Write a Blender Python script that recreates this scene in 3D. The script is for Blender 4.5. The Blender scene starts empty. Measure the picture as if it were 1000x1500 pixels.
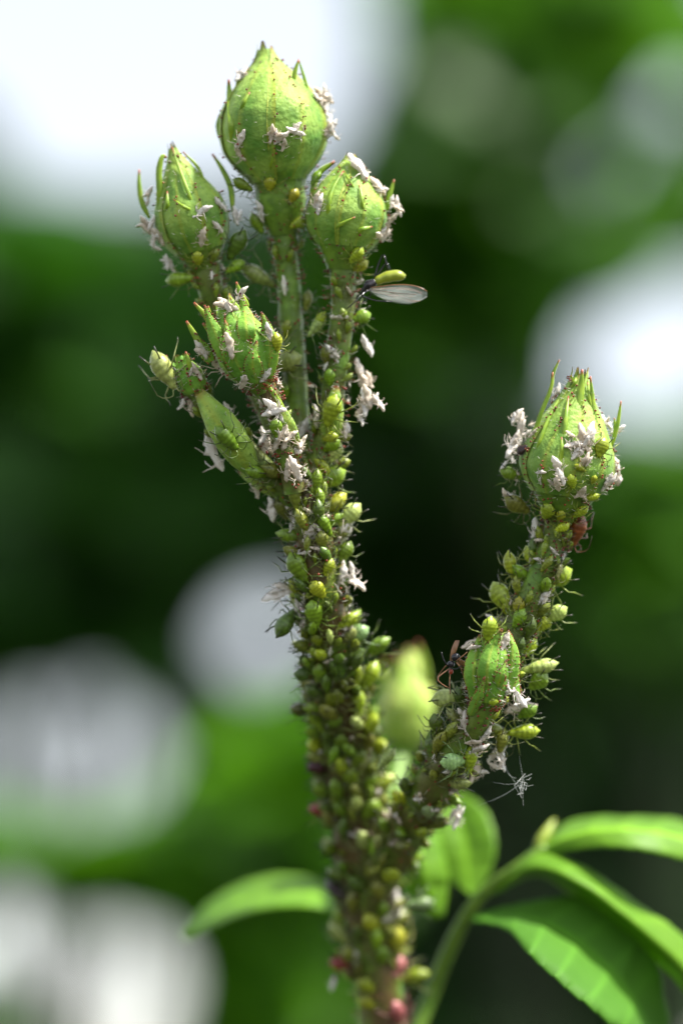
import bpy, math, random
import numpy as np
from mathutils import Vector, Matrix, noise
from mathutils.bvhtree import BVHTree

random.seed(7); np.random.seed(7)
R_ = math.radians
scene = bpy.context.scene
COL = scene.collection

# ------------------------------------------------------------------ camera
FRAME_H = 0.105                 # metres of plant the picture height spans
FOCUS = 0.32                    # metres to the sharp plane
PITCH = 12.0                     # degrees above level
CAM = Vector((0.0, 0.0, 1.05))
S = FRAME_H / 1500.0            # metres per photo pixel in the sharp plane
cam_d = bpy.data.cameras.new('camera')
cam = bpy.data.objects.new('camera', cam_d); COL.objects.link(cam)
cam.location = CAM; cam.rotation_euler = (R_(90 + PITCH), 0, 0)
cam_d.sensor_fit = 'VERTICAL'; cam_d.sensor_height = 36.0
cam_d.lens = 36.0 * FOCUS / FRAME_H
cam_d.clip_start = 0.01; cam_d.clip_end = 2000.0
cam_d.dof.use_dof = True; cam_d.dof.focus_distance = FOCUS
cam_d.dof.aperture_fstop = 7.4
cam_d.dof.aperture_blades = 0
scene.camera = cam
RV = Vector((1, 0, 0))
FV = Vector((0, math.cos(R_(PITCH)), math.sin(R_(PITCH))))
UV = Vector((0, -math.sin(R_(PITCH)), math.cos(R_(PITCH))))

def W(px, py, d=0.0):
    """photo pixel + millimetres behind the sharp plane -> world point"""
    z = FOCUS + d * 1e-3
    k = S * z / FOCUS
    return CAM + FV * z + RV * ((px - 500) * k) + UV * ((750 - py) * k)

# ------------------------------------------------------------------ sky, sun, exposure
SUN_EL, SUN_AZ = 57.0, 116.0      # azimuth clockwise from +Y (view direction)
world = bpy.data.worlds.new('World'); scene.world = world; world.use_nodes = True
wn = world.node_tree; wn.nodes.clear()
sky = wn.nodes.new('ShaderNodeTexSky'); sky.sky_type = 'NISHITA'; sky.sun_disc = False
sky.sun_elevation = R_(SUN_EL); sky.sun_rotation = R_(SUN_AZ)
sky.air_density = 1.2; sky.dust_density = 0.8; sky.ozone_density = 1.0
bg = wn.nodes.new('ShaderNodeBackground'); bg.inputs[1].default_value = 0.125
wo = wn.nodes.new('ShaderNodeOutputWorld')
ov = wn.nodes.new('ShaderNodeHueSaturation'); ov.inputs['Saturation'].default_value = 0.34   # thin bright overcast: the blue is washed out evenly
wn.links.new(sky.outputs[0], ov.inputs['Color']); wn.links.new(ov.outputs[0], bg.inputs[0]); wn.links.new(bg.outputs[0], wo.inputs[0])
sun_d = bpy.data.lights.new('sun', 'SUN'); sun_d.energy = 5.0; sun_d.angle = R_(5.0); sun_d.color = (1.0, 0.95, 0.86)
sun = bpy.data.objects.new('sun', sun_d); COL.objects.link(sun)
sdir = Vector((math.sin(R_(SUN_AZ)) * math.cos(R_(SUN_EL)), math.cos(R_(SUN_AZ)) * math.cos(R_(SUN_EL)), math.sin(R_(SUN_EL))))
sun.rotation_euler = sdir.to_track_quat('Z', 'Y').to_euler(); sun.location = (1, -1, 3)
vs = scene.view_settings
vs.view_transform = 'Standard'; vs.look = 'None'; vs.exposure = 1.17; vs.gamma = 1.0; vs.use_curve_mapping = False
scene.render.engine = 'CYCLES'
scene.cycles.use_denoising = True
scene.cycles.max_bounces = 8; scene.cycles.transparent_max_bounces = 12
scene.cycles.sample_clamp_indirect = 6.0

# ------------------------------------------------------------------ materials
def mat(name):
    m = bpy.data.materials.new(name); m.use_nodes = True
    nt = m.node_tree; nt.nodes.clear()
    out = nt.nodes.new('ShaderNodeOutputMaterial')
    b = nt.nodes.new('ShaderNodeBsdfPrincipled')
    nt.links.new(b.outputs[0], out.inputs[0])
    return m, nt, b, out
def N(nt, t, **kw):
    n = nt.nodes.new(t)
    for k, v in kw.items(): setattr(n, k, v)
    return n
def noise_fac(nt, scale, detail=3.0, lo=0.35, hi=0.65, coord='Object'):
    tc = N(nt, 'ShaderNodeTexCoord'); nz = N(nt, 'ShaderNodeTexNoise')
    nz.inputs['Scale'].default_value = scale; nz.inputs['Detail'].default_value = detail
    nt.links.new(tc.outputs[coord], nz.inputs['Vector'])
    mr = N(nt, 'ShaderNodeMapRange'); mr.inputs[1].default_value = lo; mr.inputs[2].default_value = hi
    nt.links.new(nz.outputs[0], mr.inputs[0])
    return mr.outputs[0], nz
def mix(nt, fac, a, b):
    m = N(nt, 'ShaderNodeMix', data_type='RGBA')
    for i, v in ((0, fac), (6, a), (7, b)):
        if isinstance(v, bpy.types.NodeSocket): nt.links.new(v, m.inputs[i])
        elif i == 0: m.inputs[0].default_value = v
        else: m.inputs[i].default_value = (*v, 1)
    return m.outputs[2]
def tint(nt):
    a = N(nt, 'ShaderNodeAttribute', attribute_name='tint')
    s = N(nt, 'ShaderNodeSeparateColor'); nt.links.new(a.outputs['Color'], s.inputs[0])
    return s.outputs
def bump(nt, b, scale, dist, strength=0.6, detail=4):
    tc = N(nt, 'ShaderNodeTexCoord'); nz = N(nt, 'ShaderNodeTexNoise')
    nz.inputs['Scale'].default_value = scale; nz.inputs['Detail'].default_value = detail
    nt.links.new(tc.outputs['Object'], nz.inputs['Vector'])
    bp = N(nt, 'ShaderNodeBump'); bp.inputs['Distance'].default_value = dist; bp.inputs['Strength'].default_value = strength
    nt.links.new(nz.outputs[0], bp.inputs['Height']); nt.links.new(bp.outputs[0], b.inputs['Normal'])
def sss(b, w, scale, rad=(1.0, 0.9, 0.35)):
    b.inputs['Subsurface Weight'].default_value = w
    b.inputs['Subsurface Scale'].default_value = scale
    b.inputs['Subsurface Radius'].default_value = rad

M = {}
# stem: green bark flushed with brown-red
m, nt, b, o = mat('stem_skin'); M['stem'] = m
f1, _ = noise_fac(nt, 260, 4, .30, .56); f2, _ = noise_fac(nt, 900, 3, .4, .62)
c = mix(nt, f2, (.085, .19, .012), (.15, .29, .02)); t = tint(nt)
c2 = mix(nt, f1, c, (.095, .065, .018))
mm = N(nt, 'ShaderNodeMath', operation='MULTIPLY'); nt.links.new(t[0], mm.inputs[0]); mm.inputs[1].default_value = 1.0
c3 = mix(nt, mm.outputs[0], c, c2)
nt.links.new(c3, b.inputs['Base Color']); b.inputs['Roughness'].default_value = .5; sss(b, .15, .0006); bump(nt, b, 1500, .0002)
# sepal: glaucous green, rim (tint r) yellower, speckled
def sepal_mat(name, dark, light, rim):
    m, nt, b, o = mat(name)
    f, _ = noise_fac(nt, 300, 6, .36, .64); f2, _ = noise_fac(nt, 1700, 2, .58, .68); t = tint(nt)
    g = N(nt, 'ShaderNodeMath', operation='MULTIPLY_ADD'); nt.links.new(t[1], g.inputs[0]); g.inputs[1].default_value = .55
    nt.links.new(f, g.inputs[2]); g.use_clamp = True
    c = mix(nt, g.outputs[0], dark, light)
    c = mix(nt, t[0], c, rim)
    h = N(nt, 'ShaderNodeMath', operation='MULTIPLY'); nt.links.new(f2, h.inputs[0]); h.inputs[1].default_value = .5
    c = mix(nt, h.outputs[0], c, (.10, .20, .03))
    c = mix(nt, t[2], c, (.20, .02, .015))
    nt.links.new(c, b.inputs['Base Color']); b.inputs['Roughness'].default_value = .6; b.inputs['Specular IOR Level'].default_value = .35; b.inputs['Sheen Weight'].default_value = .04; sss(b, .2, .0008); bump(nt, b, 1800, .00025, .7)
    return m
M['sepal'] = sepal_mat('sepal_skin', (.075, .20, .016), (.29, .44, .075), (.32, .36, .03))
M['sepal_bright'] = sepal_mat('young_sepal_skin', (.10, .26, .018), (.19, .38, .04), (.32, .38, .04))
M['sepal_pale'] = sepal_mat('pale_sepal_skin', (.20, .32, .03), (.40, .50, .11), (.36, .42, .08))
# sepal lobes: yellow green, tips red (tint b)
m, nt, b, o = mat('lobe_skin'); M['lobe'] = m
f, _ = noise_fac(nt, 900, 3); t = tint(nt)
c = mix(nt, f, (.14, .26, .012), (.25, .37, .022)); c = mix(nt, t[2], c, (.24, .018, .022))
nt.links.new(c, b.inputs['Base Color']); b.inputs['Roughness'].default_value = .42; sss(b, .2, .0006)
# glands, hairs
m, nt, b, o = mat('gland_red'); M['gland'] = m
f, _ = noise_fac(nt, 700, 1, .4, .6); c = mix(nt, f, (.10, .006, .010), (.26, .035, .015)); nt.links.new(c, b.inputs['Base Color'])
b.inputs['Roughness'].default_value = .25
m, nt, b, o = mat('gland_stalk'); M['stalk'] = m
f, _ = noise_fac(nt, 700, 1); c = mix(nt, f, (.16, .14, .03), (.22, .10, .04)); nt.links.new(c, b.inputs['Base Color']); b.inputs['Roughness'].default_value = .5
m, nt, b, o = mat('fine_hair'); M['hair'] = m
f, _ = noise_fac(nt, 500, 1); c = mix(nt, f, (.45, .45, .35), (.7, .68, .58)); nt.links.new(c, b.inputs['Base Color']); b.inputs['Roughness'].default_value = .4
m, nt, b, o = mat('dark_hair'); M['dark_hair'] = m
f, _ = noise_fac(nt, 500, 1); c = mix(nt, f, (.03, .03, .015), (.08, .07, .03)); nt.links.new(c, b.inputs['Base Color']); b.inputs['Roughness'].default_value = .5
# aphid: colour from the object, tint r darkens to black chitin, waxy translucent
def aphid_mat(name, sw, rough):
    m, nt, b, o = mat(name)
    oi = N(nt, 'ShaderNodeObjectInfo'); f, _ = noise_fac(nt, 9, 3, .3, .7); t = tint(nt)
    hs = N(nt, 'ShaderNodeHueSaturation'); nt.links.new(oi.outputs['Color'], hs.inputs['Color']); hs.inputs['Value'].default_value = .42; hs.inputs['Saturation'].default_value = 1.08
    c = mix(nt, f, hs.outputs[0], oi.outputs['Color'])
    c = mix(nt, t[1], c, hs.outputs[0])            # dorsal stripe, creases
    c = mix(nt, t[0], c, (.012, .010, .008))
    nt.links.new(c, b.inputs['Base Color']); b.inputs['Roughness'].default_value = rough
    if sw: sss(b, sw, .0006, (.9, 1.0, .3))
    return m
M['aphid'] = aphid_mat('aphid_skin', .3, .38)
M['limb'] = aphid_mat('aphid_limb', 0, .4)
m, nt, b, o = mat('eye_dark'); M['eye'] = m
f, _ = noise_fac(nt, 20, 1); c = mix(nt, f, (.03, .004, .004), (.07, .008, .008)); nt.links.new(c, b.inputs['Base Color']); b.inputs['Roughness'].default_value = .2
# shed skins: papery white
m, nt, b, o = mat('shed_skin'); M['skin'] = m
f, _ = noise_fac(nt, 7, 4, .48, .75); t = tint(nt); oi = N(nt, 'ShaderNodeObjectInfo')
c = mix(nt, f, oi.outputs['Color'], (.74, .66, .57)); c = mix(nt, t[0], c, (.52, .42, .31))
nt.links.new(c, b.inputs['Base Color']); b.inputs['Roughness'].default_value = .55
tr = N(nt, 'ShaderNodeBsdfTranslucent'); nt.links.new(c, tr.inputs[0]); ms = N(nt, 'ShaderNodeMixShader'); ms.inputs[0].default_value = .3
nt.links.new(b.outputs[0], ms.inputs[1]); nt.links.new(tr.outputs[0], ms.inputs[2]); nt.links.new(ms.outputs[0], o.inputs[0])
# wing membrane
m, nt, b, o = mat('wing_membrane'); M['wing'] = m
f, _ = noise_fac(nt, 900, 2); c = mix(nt, f, (.75, .78, .72), (.6, .65, .6)); nt.links.new(c, b.inputs['Base Color']); b.inputs['Roughness'].default_value = .18
tp = N(nt, 'ShaderNodeBsdfTransparent'); ms = N(nt, 'ShaderNodeMixShader'); ms.inputs[0].default_value = .72
nt.links.new(b.outputs[0], ms.inputs[1]); nt.links.new(tp.outputs[0], ms.inputs[2]); nt.links.new(ms.outputs[0], o.inputs[0])
m, nt, b, o = mat('black_chitin'); M['black'] = m
f, _ = noise_fac(nt, 1500, 2); c = mix(nt, f, (.008, .008, .012), (.02, .016, .02)); nt.links.new(c, b.inputs['Base Color']); b.inputs['Roughness'].default_value = .18
m, nt, b, o = mat('amber_chitin'); M['amber'] = m
f, _ = noise_fac(nt, 1500, 2); c = mix(nt, f, (.16, .07, .03), (.28, .14, .06)); nt.links.new(c, b.inputs['Base Color']); b.inputs['Roughness'].default_value = .3
# web silk
m, nt, b, o = mat('silk'); M['silk'] = m
f, _ = noise_fac(nt, 900, 2); c = mix(nt, f, (.6, .66, .62), (.8, .82, .8)); nt.links.new(c, b.inputs['Base Color']); b.inputs['Roughness'].default_value = .3
tp = N(nt, 'ShaderNodeBsdfTransparent'); ms = N(nt, 'ShaderNodeMixShader'); ms.inputs[0].default_value = .5
nt.links.new(b.outputs[0], ms.inputs[1]); nt.links.new(tp.outputs[0], ms.inputs[2]); nt.links.new(ms.outputs[0], o.inputs[0]); ms.inputs[0].default_value = .65
# leaves
def leaf_mat(name, dark, light, trans, rough=.38, scale=60, tw=.4, veins=True):
    m, nt, b, o = mat(name)
    f, _ = noise_fac(nt, scale, 4, .3, .7); t = tint(nt)
    g = N(nt, 'ShaderNodeMath', operation='MULTIPLY_ADD'); nt.links.new(f, g.inputs[0]); g.inputs[1].default_value = .45
    nt.links.new(t[2], g.inputs[2]); g.use_clamp = True
    c = mix(nt, g.outputs[0], dark, light)
    if veins:
        c = mix(nt, t[0], c, tuple(min(1, x * 1.7) for x in light))
    nt.links.new(c, b.inputs['Base Color']); b.inputs['Roughness'].default_value = rough
    b.inputs['Specular IOR Level'].default_value = .3
    if veins: bump(nt, b, 700, .0002, .4)
    tl = N(nt, 'ShaderNodeBsdfTranslucent'); c2 = mix(nt, .55, c, trans); nt.links.new(c2, tl.inputs[0])
    ms = N(nt, 'ShaderNodeMixShader'); ms.inputs[0].default_value = tw
    nt.links.new(b.outputs[0], ms.inputs[1]); nt.links.new(tl.outputs[0], ms.inputs[2]); nt.links.new(ms.outputs[0], o.inputs[0])
    return m
M['leaflet'] = leaf_mat('rose_leaflet', (.045, .15, .010), (.09, .25, .018), (.22, .45, .02), .68, 120, .35)
M['leaflet_light'] = leaf_mat('young_rose_leaflet', (.09, .24, .012), (.16, .33, .02), (.28, .50, .02), .5, 120, .4)
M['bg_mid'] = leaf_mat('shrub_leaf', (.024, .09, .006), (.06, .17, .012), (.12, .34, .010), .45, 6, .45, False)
M['bg_deep'] = leaf_mat('shade_toned_shrub_leaf', (.012, .058, .003), (.03, .11, .006), (.05, .20, .004), .5, 6, .4, False)  # shaded shrub foliage: the shade is put into a darker leaf colour
M['bg_bright'] = leaf_mat('sun_toned_shrub_leaf', (.035, .13, .005), (.08, .23, .010), (.16, .44, .008), .45, 6, .5, False)  # sunlit foliage: the sunlight is put into a lighter leaf colour
M['bg_dark'] = leaf_mat('shade_toned_tree_leaf', (.008, .040, .003), (.016, .07, .005), (.03, .13, .004), .5, 6, .25, False)  # foliage in deep shade, painted as a very dark leaf colour
m, nt, b, o = mat('bark'); M['bark'] = m
f, _ = noise_fac(nt, 30, 4); c = mix(nt, f, (.010, .022, .004), (.018, .036, .007)); nt.links.new(c, b.inputs['Base Color']); b.inputs['Roughness'].default_value = .85; bump(nt, b, 60, .01)
m, nt, b, o = mat('ground_soil'); M['ground'] = m
f, _ = noise_fac(nt, 3, 6); c = mix(nt, f, (.014, .018, .008), (.03, .032, .016)); nt.links.new(c, b.inputs['Base Color']); b.inputs['Roughness'].default_value = .95; bump(nt, b, 20, .03)  # soil darkened to stand in for shade under the planting

# ------------------------------------------------------------------ mesh collecting
WM = {}                                   # world matrices of the objects we made
def link(o, parent=None, mw=None):
    COL.objects.link(o); mw = mw or Matrix.Identity(4)
    if parent is not None:
        o.parent = parent; o.matrix_local = WM[parent].inverted() @ mw
    else: o.matrix_local = mw
    WM[o] = mw
    return o
def empty(name, mw=None, parent=None):
    o = bpy.data.objects.new(name, None); o.empty_display_size = .002
    return link(o, parent, mw)
def tag(o, label, cat, group=None, kind=None):
    if label: o['label'] = label
    if cat: o['category'] = cat
    if group: o['group'] = group
    if kind: o['kind'] = kind
    return o

def catmull(P, n):
    P = [Vector(p) for p in P]; P = [P[0] * 2 - P[1]] + P + [P[-1] * 2 - P[-2]]
    out = []; segs = len(P) - 3
    for i in range(n):
        u = i / (n - 1) * segs; k = min(int(u), segs - 1); t = u - k
        a, b, c, d = P[k:k + 4]
        out.append(.5 * ((2 * b) + (c - a) * t + (2 * a - 5 * b + 4 * c - d) * t * t + (3 * b - a - 3 * c + d) * t ** 3))
    return out
def frames(P):
    T = [(P[min(i + 1, len(P) - 1)] - P[max(i - 1, 0)]).normalized() for i in range(len(P))]
    a = T[0].orthogonal().normalized(); out = []
    for t in T:
        a = (a - t * a.dot(t)).normalized(); out.append((t, a, t.cross(a)))
    return out

class MB:
    def __init__(s): s.v = []; s.f = []; s.m = []; s.t = []
    def tube(s, P, rad, sides=6, mi=0, tints=None, flat=1.0, up=None, cap=True):
        P = [Vector(p) for p in P]; n = len(P); F = frames(P); b0 = len(s.v)
        if not hasattr(rad, '__len__'): rad = [rad] * n
        for i, p in enumerate(P):
            t, a, bb = F[i]
            if up is not None:
                a = (Vector(up) - t * Vector(up).dot(t)).normalized(); bb = t.cross(a)
            for k in range(sides):
                an = 2 * math.pi * k / sides
                s.v.append(p + (bb * math.cos(an) + a * (math.sin(an) * flat)) * rad[i]); s.t.append(tints[i] if tints else (0, 0, 0))
        for i in range(n - 1):
            for k in range(sides):
                k2 = (k + 1) % sides
                s.f.append((b0 + i * sides + k, b0 + i * sides + k2, b0 + (i + 1) * sides + k2, b0 + (i + 1) * sides + k)); s.m.append(mi)
        if cap:
            s.f.append(tuple(b0 + k for k in reversed(range(sides)))); s.m.append(mi)
            s.f.append(tuple(b0 + (n - 1) * sides + k for k in range(sides))); s.m.append(mi)
        return b0
    def ball(s, c, r, mi=0, seg=6, rings=4, tn=(0, 0, 0), sc=(1, 1, 1)):
        c = Vector(c); b0 = len(s.v)
        s.v.append(c + Vector((0, 0, r * sc[2]))); s.t.append(tn)
        for i in range(1, rings):
            th = math.pi * i / rings
            for k in range(seg):
                ph = 2 * math.pi * k / seg
                s.v.append(c + Vector((r * sc[0] * math.sin(th) * math.cos(ph), r * sc[1] * math.sin(th) * math.sin(ph), r * sc[2] * math.cos(th)))); s.t.append(tn)
        s.v.append(c - Vector((0, 0, r * sc[2]))); s.t.append(tn); e = len(s.v) - 1
        for k in range(seg):
            k2 = (k + 1) % seg
            s.f.append((b0, b0 + 1 + k, b0 + 1 + k2)); s.m.append(mi)
            for i in range(rings - 2):
                q = b0 + 1 + i * seg
                s.f.append((q + k, q + seg + k, q + seg + k2, q + k2)); s.m.append(mi)
            q = b0 + 1 + (rings - 2) * seg
            s.f.append((q + k, e, q + k2)); s.m.append(mi)
    def grid(s, rows, mi=0, tints=None, closed=False):
        """rows: list of equal lists of points"""
        b0 = len(s.v); n = len(rows); w = len(rows[0])
        for i, r in enumerate(rows):
            for k, p in enumerate(r):
                s.v.append(Vector(p)); s.t.append(tints[i][k] if tints else (0, 0, 0))
        for i in range(n - 1):
            for k in range(w if closed else w - 1):
                k2 = (k + 1) % w
                s.f.append((b0 + i * w + k, b0 + i * w + k2, b0 + (i + 1) * w + k2, b0 + (i + 1) * w + k)); s.m.append(mi)
        return b0
    def mesh(s, name, mats, inv=None, smooth=True):
        me = bpy.data.meshes.new(name)
        vv = [inv @ p for p in s.v] if inv is not None else s.v
        me.from_pydata([tuple(p) for p in vv], [], s.f)
        for m in mats: me.materials.append(M[m])
        me.polygons.foreach_set('material_index', s.m)
        me.polygons.foreach_set('use_smooth', [smooth] * len(s.f))
        at = me.color_attributes.new('tint', 'FLOAT_COLOR', 'POINT')
        at.data.foreach_set('color', [x for t in s.t for x in (*t, 1.0)])
        me.update()
        return me
    def build(s, name, mats, parent=None, mw=None, smooth=True):
        """vertices are in world space; mw is the object's own world matrix"""
        if mw is None: mw = WM[parent] if parent is not None else Matrix.Identity(4)
        o = bpy.data.objects.new(name, s.mesh(name, mats if isinstance(mats, (list, tuple)) else [mats], mw.inverted(), smooth))
        return link(o, parent, mw)

# ------------------------------------------------------------------ ground
g = MB(); g.grid([[(-300 + 600 * i / 8, -300 + 600 * j / 8, 0) for i in range(9)] for j in range(9)])
gr = g.build('ground', 'ground'); gr['kind'] = 'structure'

# ------------------------------------------------------------------ shrubs and trees behind, out of focus
GAPS = [(95, 105, 150, 120), (300, 60, 200, 130), (470, 60, 75, 160), (110, 245, 110, 45), (260, 190, 150, 90), (430, 180, 90, 90),
        (950, 530, 125, 88), (1010, 480, 90, 70), (105, 1108, 122, 96), (394, 940, 62, 76), (28, 1362, 70, 54), (150, 1450, 122, 90),
        (985, 160, 42, 62), (120, 842, 38, 38), (212, 412, 46, 46), (722, 640, 46, 46), (262, 905, 32, 32), (315, 1150, 22, 26),
        (930, 1310, 42, 42), (905, 262, 48, 48), (640, 372, 42, 42), (640, 160, 26, 26), (780, 330, 30, 30), (60, 640, 30, 30), (822, 40, 15, 15), (20, 700, 18, 18)]
def in_gap(x, y, grow):
    for gx, gy, rx, ry in GAPS:
        if ((x - gx) / (rx + grow)) ** 2 + ((y - gy) / (ry + grow)) ** 2 < 1: return True
    return False
def to_px(p):
    v = p - CAM; z = v.dot(FV); k = S * z / FOCUS
    return 500 + v.dot(RV) / k, 750 - v.dot(UV) / k
def shrub(name, label, cat, regions, z0, z1, size, n, leafmat, up=.5, group=None, seed=1, trunk_px=None, tw=.012):
    rnd = random.Random(seed)
    cx = sum(r[0] for r in regions) / len(regions)
    zc = (z0 + z1) / 2
    base = W(trunk_px or cx, 750, (zc - FOCUS) * 1000); base.z = 0
    root = tag(empty(name, Matrix.Translation(base)), label, cat, group)
    cr = MB(); pts = []
    wts = [r[2] * r[3] for r in regions]
    tries = 0
    while len(pts) < n and tries < n * 12:
        tries += 1
        gx, gy, rx, ry = rnd.choices(regions, wts)[0]
        a = rnd.random() * 2 * math.pi; q = math.sqrt(rnd.random())
        x, y = gx + rx * q * math.cos(a), gy + ry * q * math.sin(a)
        z = rnd.uniform(z0, z1); L = size * rnd.uniform(.7, 1.25)
        c = W(x, y, (z - FOCUS) * 1000)
        if c.z < .05: continue
        ax = Vector((rnd.gauss(0, 1), rnd.gauss(0, .7), rnd.gauss(-.25, .6))).normalized()
        nm = Vector((rnd.gauss(0, .6), rnd.gauss(-.5, .5), rnd.gauss(up, .5)))
        nm = (nm - ax * nm.dot(ax)).normalized(); sd = ax.cross(nm)
        wd = L * rnd.uniform(.24, .34)
        tips = [c - ax * L * .5, c + ax * L * .5, c + sd * wd, c - sd * wd]
        if any(in_gap(*to_px(p), 4) for p in tips) or in_gap(x, y, 0): continue
        pts.append(c)
        rows = []; tt = rnd.random()
        for u in (0, .18, .42, .68, .88, 1.0):
            w = wd * math.sin(math.pi * u ** .85) ** .8 if 0 < u < 1 else wd * .02
            m_ = c + ax * (L * (u - .5)) - nm * (L * .18 * (u - .4) ** 2)
            rows.append([m_ - sd * w + nm * w * .3, m_, m_ + sd * w + nm * w * .3])
        cr.grid(rows, 0, [[(0, 0, tt * .6)] * 3] * 6)
    cr.build('crown', leafmat, root)
    tk = MB(); top = sum(pts, Vector()) / max(1, len(pts))
    trunk = catmull([base, base.lerp(top, .4) + Vector((.03, .02, 0)), base.lerp(top, .75), top], 12)
    tk.tube(trunk, [tw * (1 - .6 * i / 11) for i in range(12)], 7)
    for p in rnd.sample(pts, min(len(pts), 40)):
        k = rnd.randint(5, 11); s0 = trunk[k]
        P = catmull([s0, s0.lerp(p, .5) + Vector((0, 0, .04)), p], 6)
        if any(in_gap(*to_px(q), 2) for q in P): continue
        tk.tube(P, [tw * .22 * (1 - .7 * i / 5) for i in range(6)], 5)
    tk.build('trunk', 'bark', root)
    return root
shrub('shade_toned_tree', 'dark tree with shade put into its leaf colour behind the rose shoot', 'tree', [(650, 750, 650, 900), (300, 700, 500, 800)], 2.2, 3.4, .11, 9000, 'bg_dark', .3, seed=3, trunk_px=480, tw=.010)  # shaded background foliage; the leaf colour carries the shade
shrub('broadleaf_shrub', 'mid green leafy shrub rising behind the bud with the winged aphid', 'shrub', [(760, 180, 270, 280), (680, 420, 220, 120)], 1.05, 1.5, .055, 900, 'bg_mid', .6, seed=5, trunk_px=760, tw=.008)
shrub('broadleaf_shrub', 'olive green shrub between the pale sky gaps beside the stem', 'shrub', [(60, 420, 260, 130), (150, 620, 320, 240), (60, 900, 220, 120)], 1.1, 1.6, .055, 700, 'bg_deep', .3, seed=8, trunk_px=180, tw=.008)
shrub('sun_toned_shrub', 'bright green shrub low behind the pale curved leaf', 'shrub', [(220, 1265, 330, 80), (420, 1190, 110, 130), (330, 1430, 120, 120), (20, 1490, 60, 40)], .85, 1.25, .034, 2200, 'bg_bright', .7, seed=11, trunk_px=330, tw=.007)  # sunlit background foliage; the lighter leaf colour carries the sunlight
shrub('broadleaf_shrub', 'deep green shrub with shade in its leaf colour between the two branches', 'shrub', [(640, 700, 160, 300), (880, 960, 160, 80)], 1.3, 1.9, .065, 600, 'bg_deep', .1, seed=14, trunk_px=1010, tw=.005)
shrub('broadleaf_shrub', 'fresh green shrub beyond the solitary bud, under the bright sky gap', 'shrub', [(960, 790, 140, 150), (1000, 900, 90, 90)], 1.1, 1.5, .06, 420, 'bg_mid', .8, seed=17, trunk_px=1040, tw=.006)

# ------------------------------------------------------------------ the rose shoot
BASE = Vector((.03, .36, 0))
plant = tag(empty('rose_shoot', Matrix.Translation(BASE)), 'green rose shoot with clustered buds, crowded with aphids and shed skins', 'rose')
SURF_V, SURF_F = [], []
def add_surf(mb):
    b0 = len(SURF_V); SURF_V.extend(mb.v); SURF_F.extend(tuple(i + b0 for i in f) for f in mb.f)
STEMS = []
def stem(name, spec, sides=20, n=60, rough=.10, red=(1, 1), extra=None):
    P = catmull(([Vector(e) for e in extra] if extra else []) + [W(x, y, d) for x, y, d, r in spec], n)
    rs = ([spec[0][3]] * (len(extra) if extra else 0)) + [r for *_, r in spec]
    rad = np.interp(np.linspace(0, len(rs) - 1, n), range(len(rs)), rs) * S
    mb = MB(); F = frames(P); rows = []; tn = []
    for i, p in enumerate(P):
        t, a, bb = F[i]; row = []
        for k in range(sides):
            an = 2 * math.pi * k / sides; dr = a * math.cos(an) + bb * math.sin(an)
            q = p + dr * rad[i]
            row.append(p + dr * rad[i] * (1 + rough * noise.noise(q * 420) + rough * .6 * noise.noise(q * 1100)))
        rows.append(row); v = red[0] + (red[1] - red[0]) * i / (n - 1); tn.append([(v, 0, 0)] * sides)
    mb.grid(rows, 0, tn, closed=True)
    b0 = len(mb.v); e = len(P) - 1
    mb.f.append(tuple(e * sides + k for k in range(sides))); mb.m.append(0)
    add_surf(mb)
    STEMS.append((name, P, F, rad))
    return mb.build(name, 'stem', plant)
stem('main_stem', [(600, 2300, 34, 38), (575, 1750, 28, 36), (560, 1500, 24, 37), (545, 1380, 23, 38), (533, 1260, 21, 42), (512, 1120, 18, 42), (489, 980, 11, 36), (470, 870, 6, 29), (457, 770, 5, 28), (442, 690, 5, 26)], n=110,
     extra=[BASE - Vector((0, 0, .02)), BASE + Vector((-.008, .01, .45))])
stem('bud_stalk', [(447, 710, 6, 22), (436, 610, 8, 18), (427, 480, 8, 18), (420, 390, 8, 18), (416, 335, 8, 20)], red=(.7, .15))
stem('bud_stalk', [(430, 700, 6, 18), (395, 610, 7, 16), (345, 500, 8, 17), (312, 430, 7, 19), (302, 388, 7, 22)], red=(.7, .55))
stem('bud_stalk', [(455, 715, 5, 18), (480, 630, 6, 18), (493, 530, 6, 18), (502, 450, 6, 18), (501, 390, 6, 20)], red=(.7, .55))
stem('bud_stalk', [(432, 720, 3, 17), (416, 650, 2, 14), (398, 585, 2, 14), (385, 560, 2, 16)], n=30, red=(1, 1))
stem('bud_stalk', [(430, 735, 5, 17), (370, 668, 4, 16), (315, 610, 4, 16), (275, 555, 4, 12)], n=30, red=(.5, .8))
stem('side_branch', [(534, 1330, 21, 26), (572, 1255, 18, 32), (612, 1185, 12, 32), (655, 1115, 5, 27), (705, 1030, 4, 26), (748, 940, 4, 24), (785, 855, 4, 20), (808, 795, 4, 17), (817, 760, 4, 19)], n=80, red=(.9, .45))
stem('bud_stalk', [(690, 1080, 3, 18), (706, 1040, 1, 16), (712, 1012, 1, 18)], n=20, red=(.5, .4))
stem('bud_stalk', [(545, 1240, 24, 14), (575, 1160, 33, 14), (588, 1100, 38, 16)], n=20, red=(.1, .1))

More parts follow.
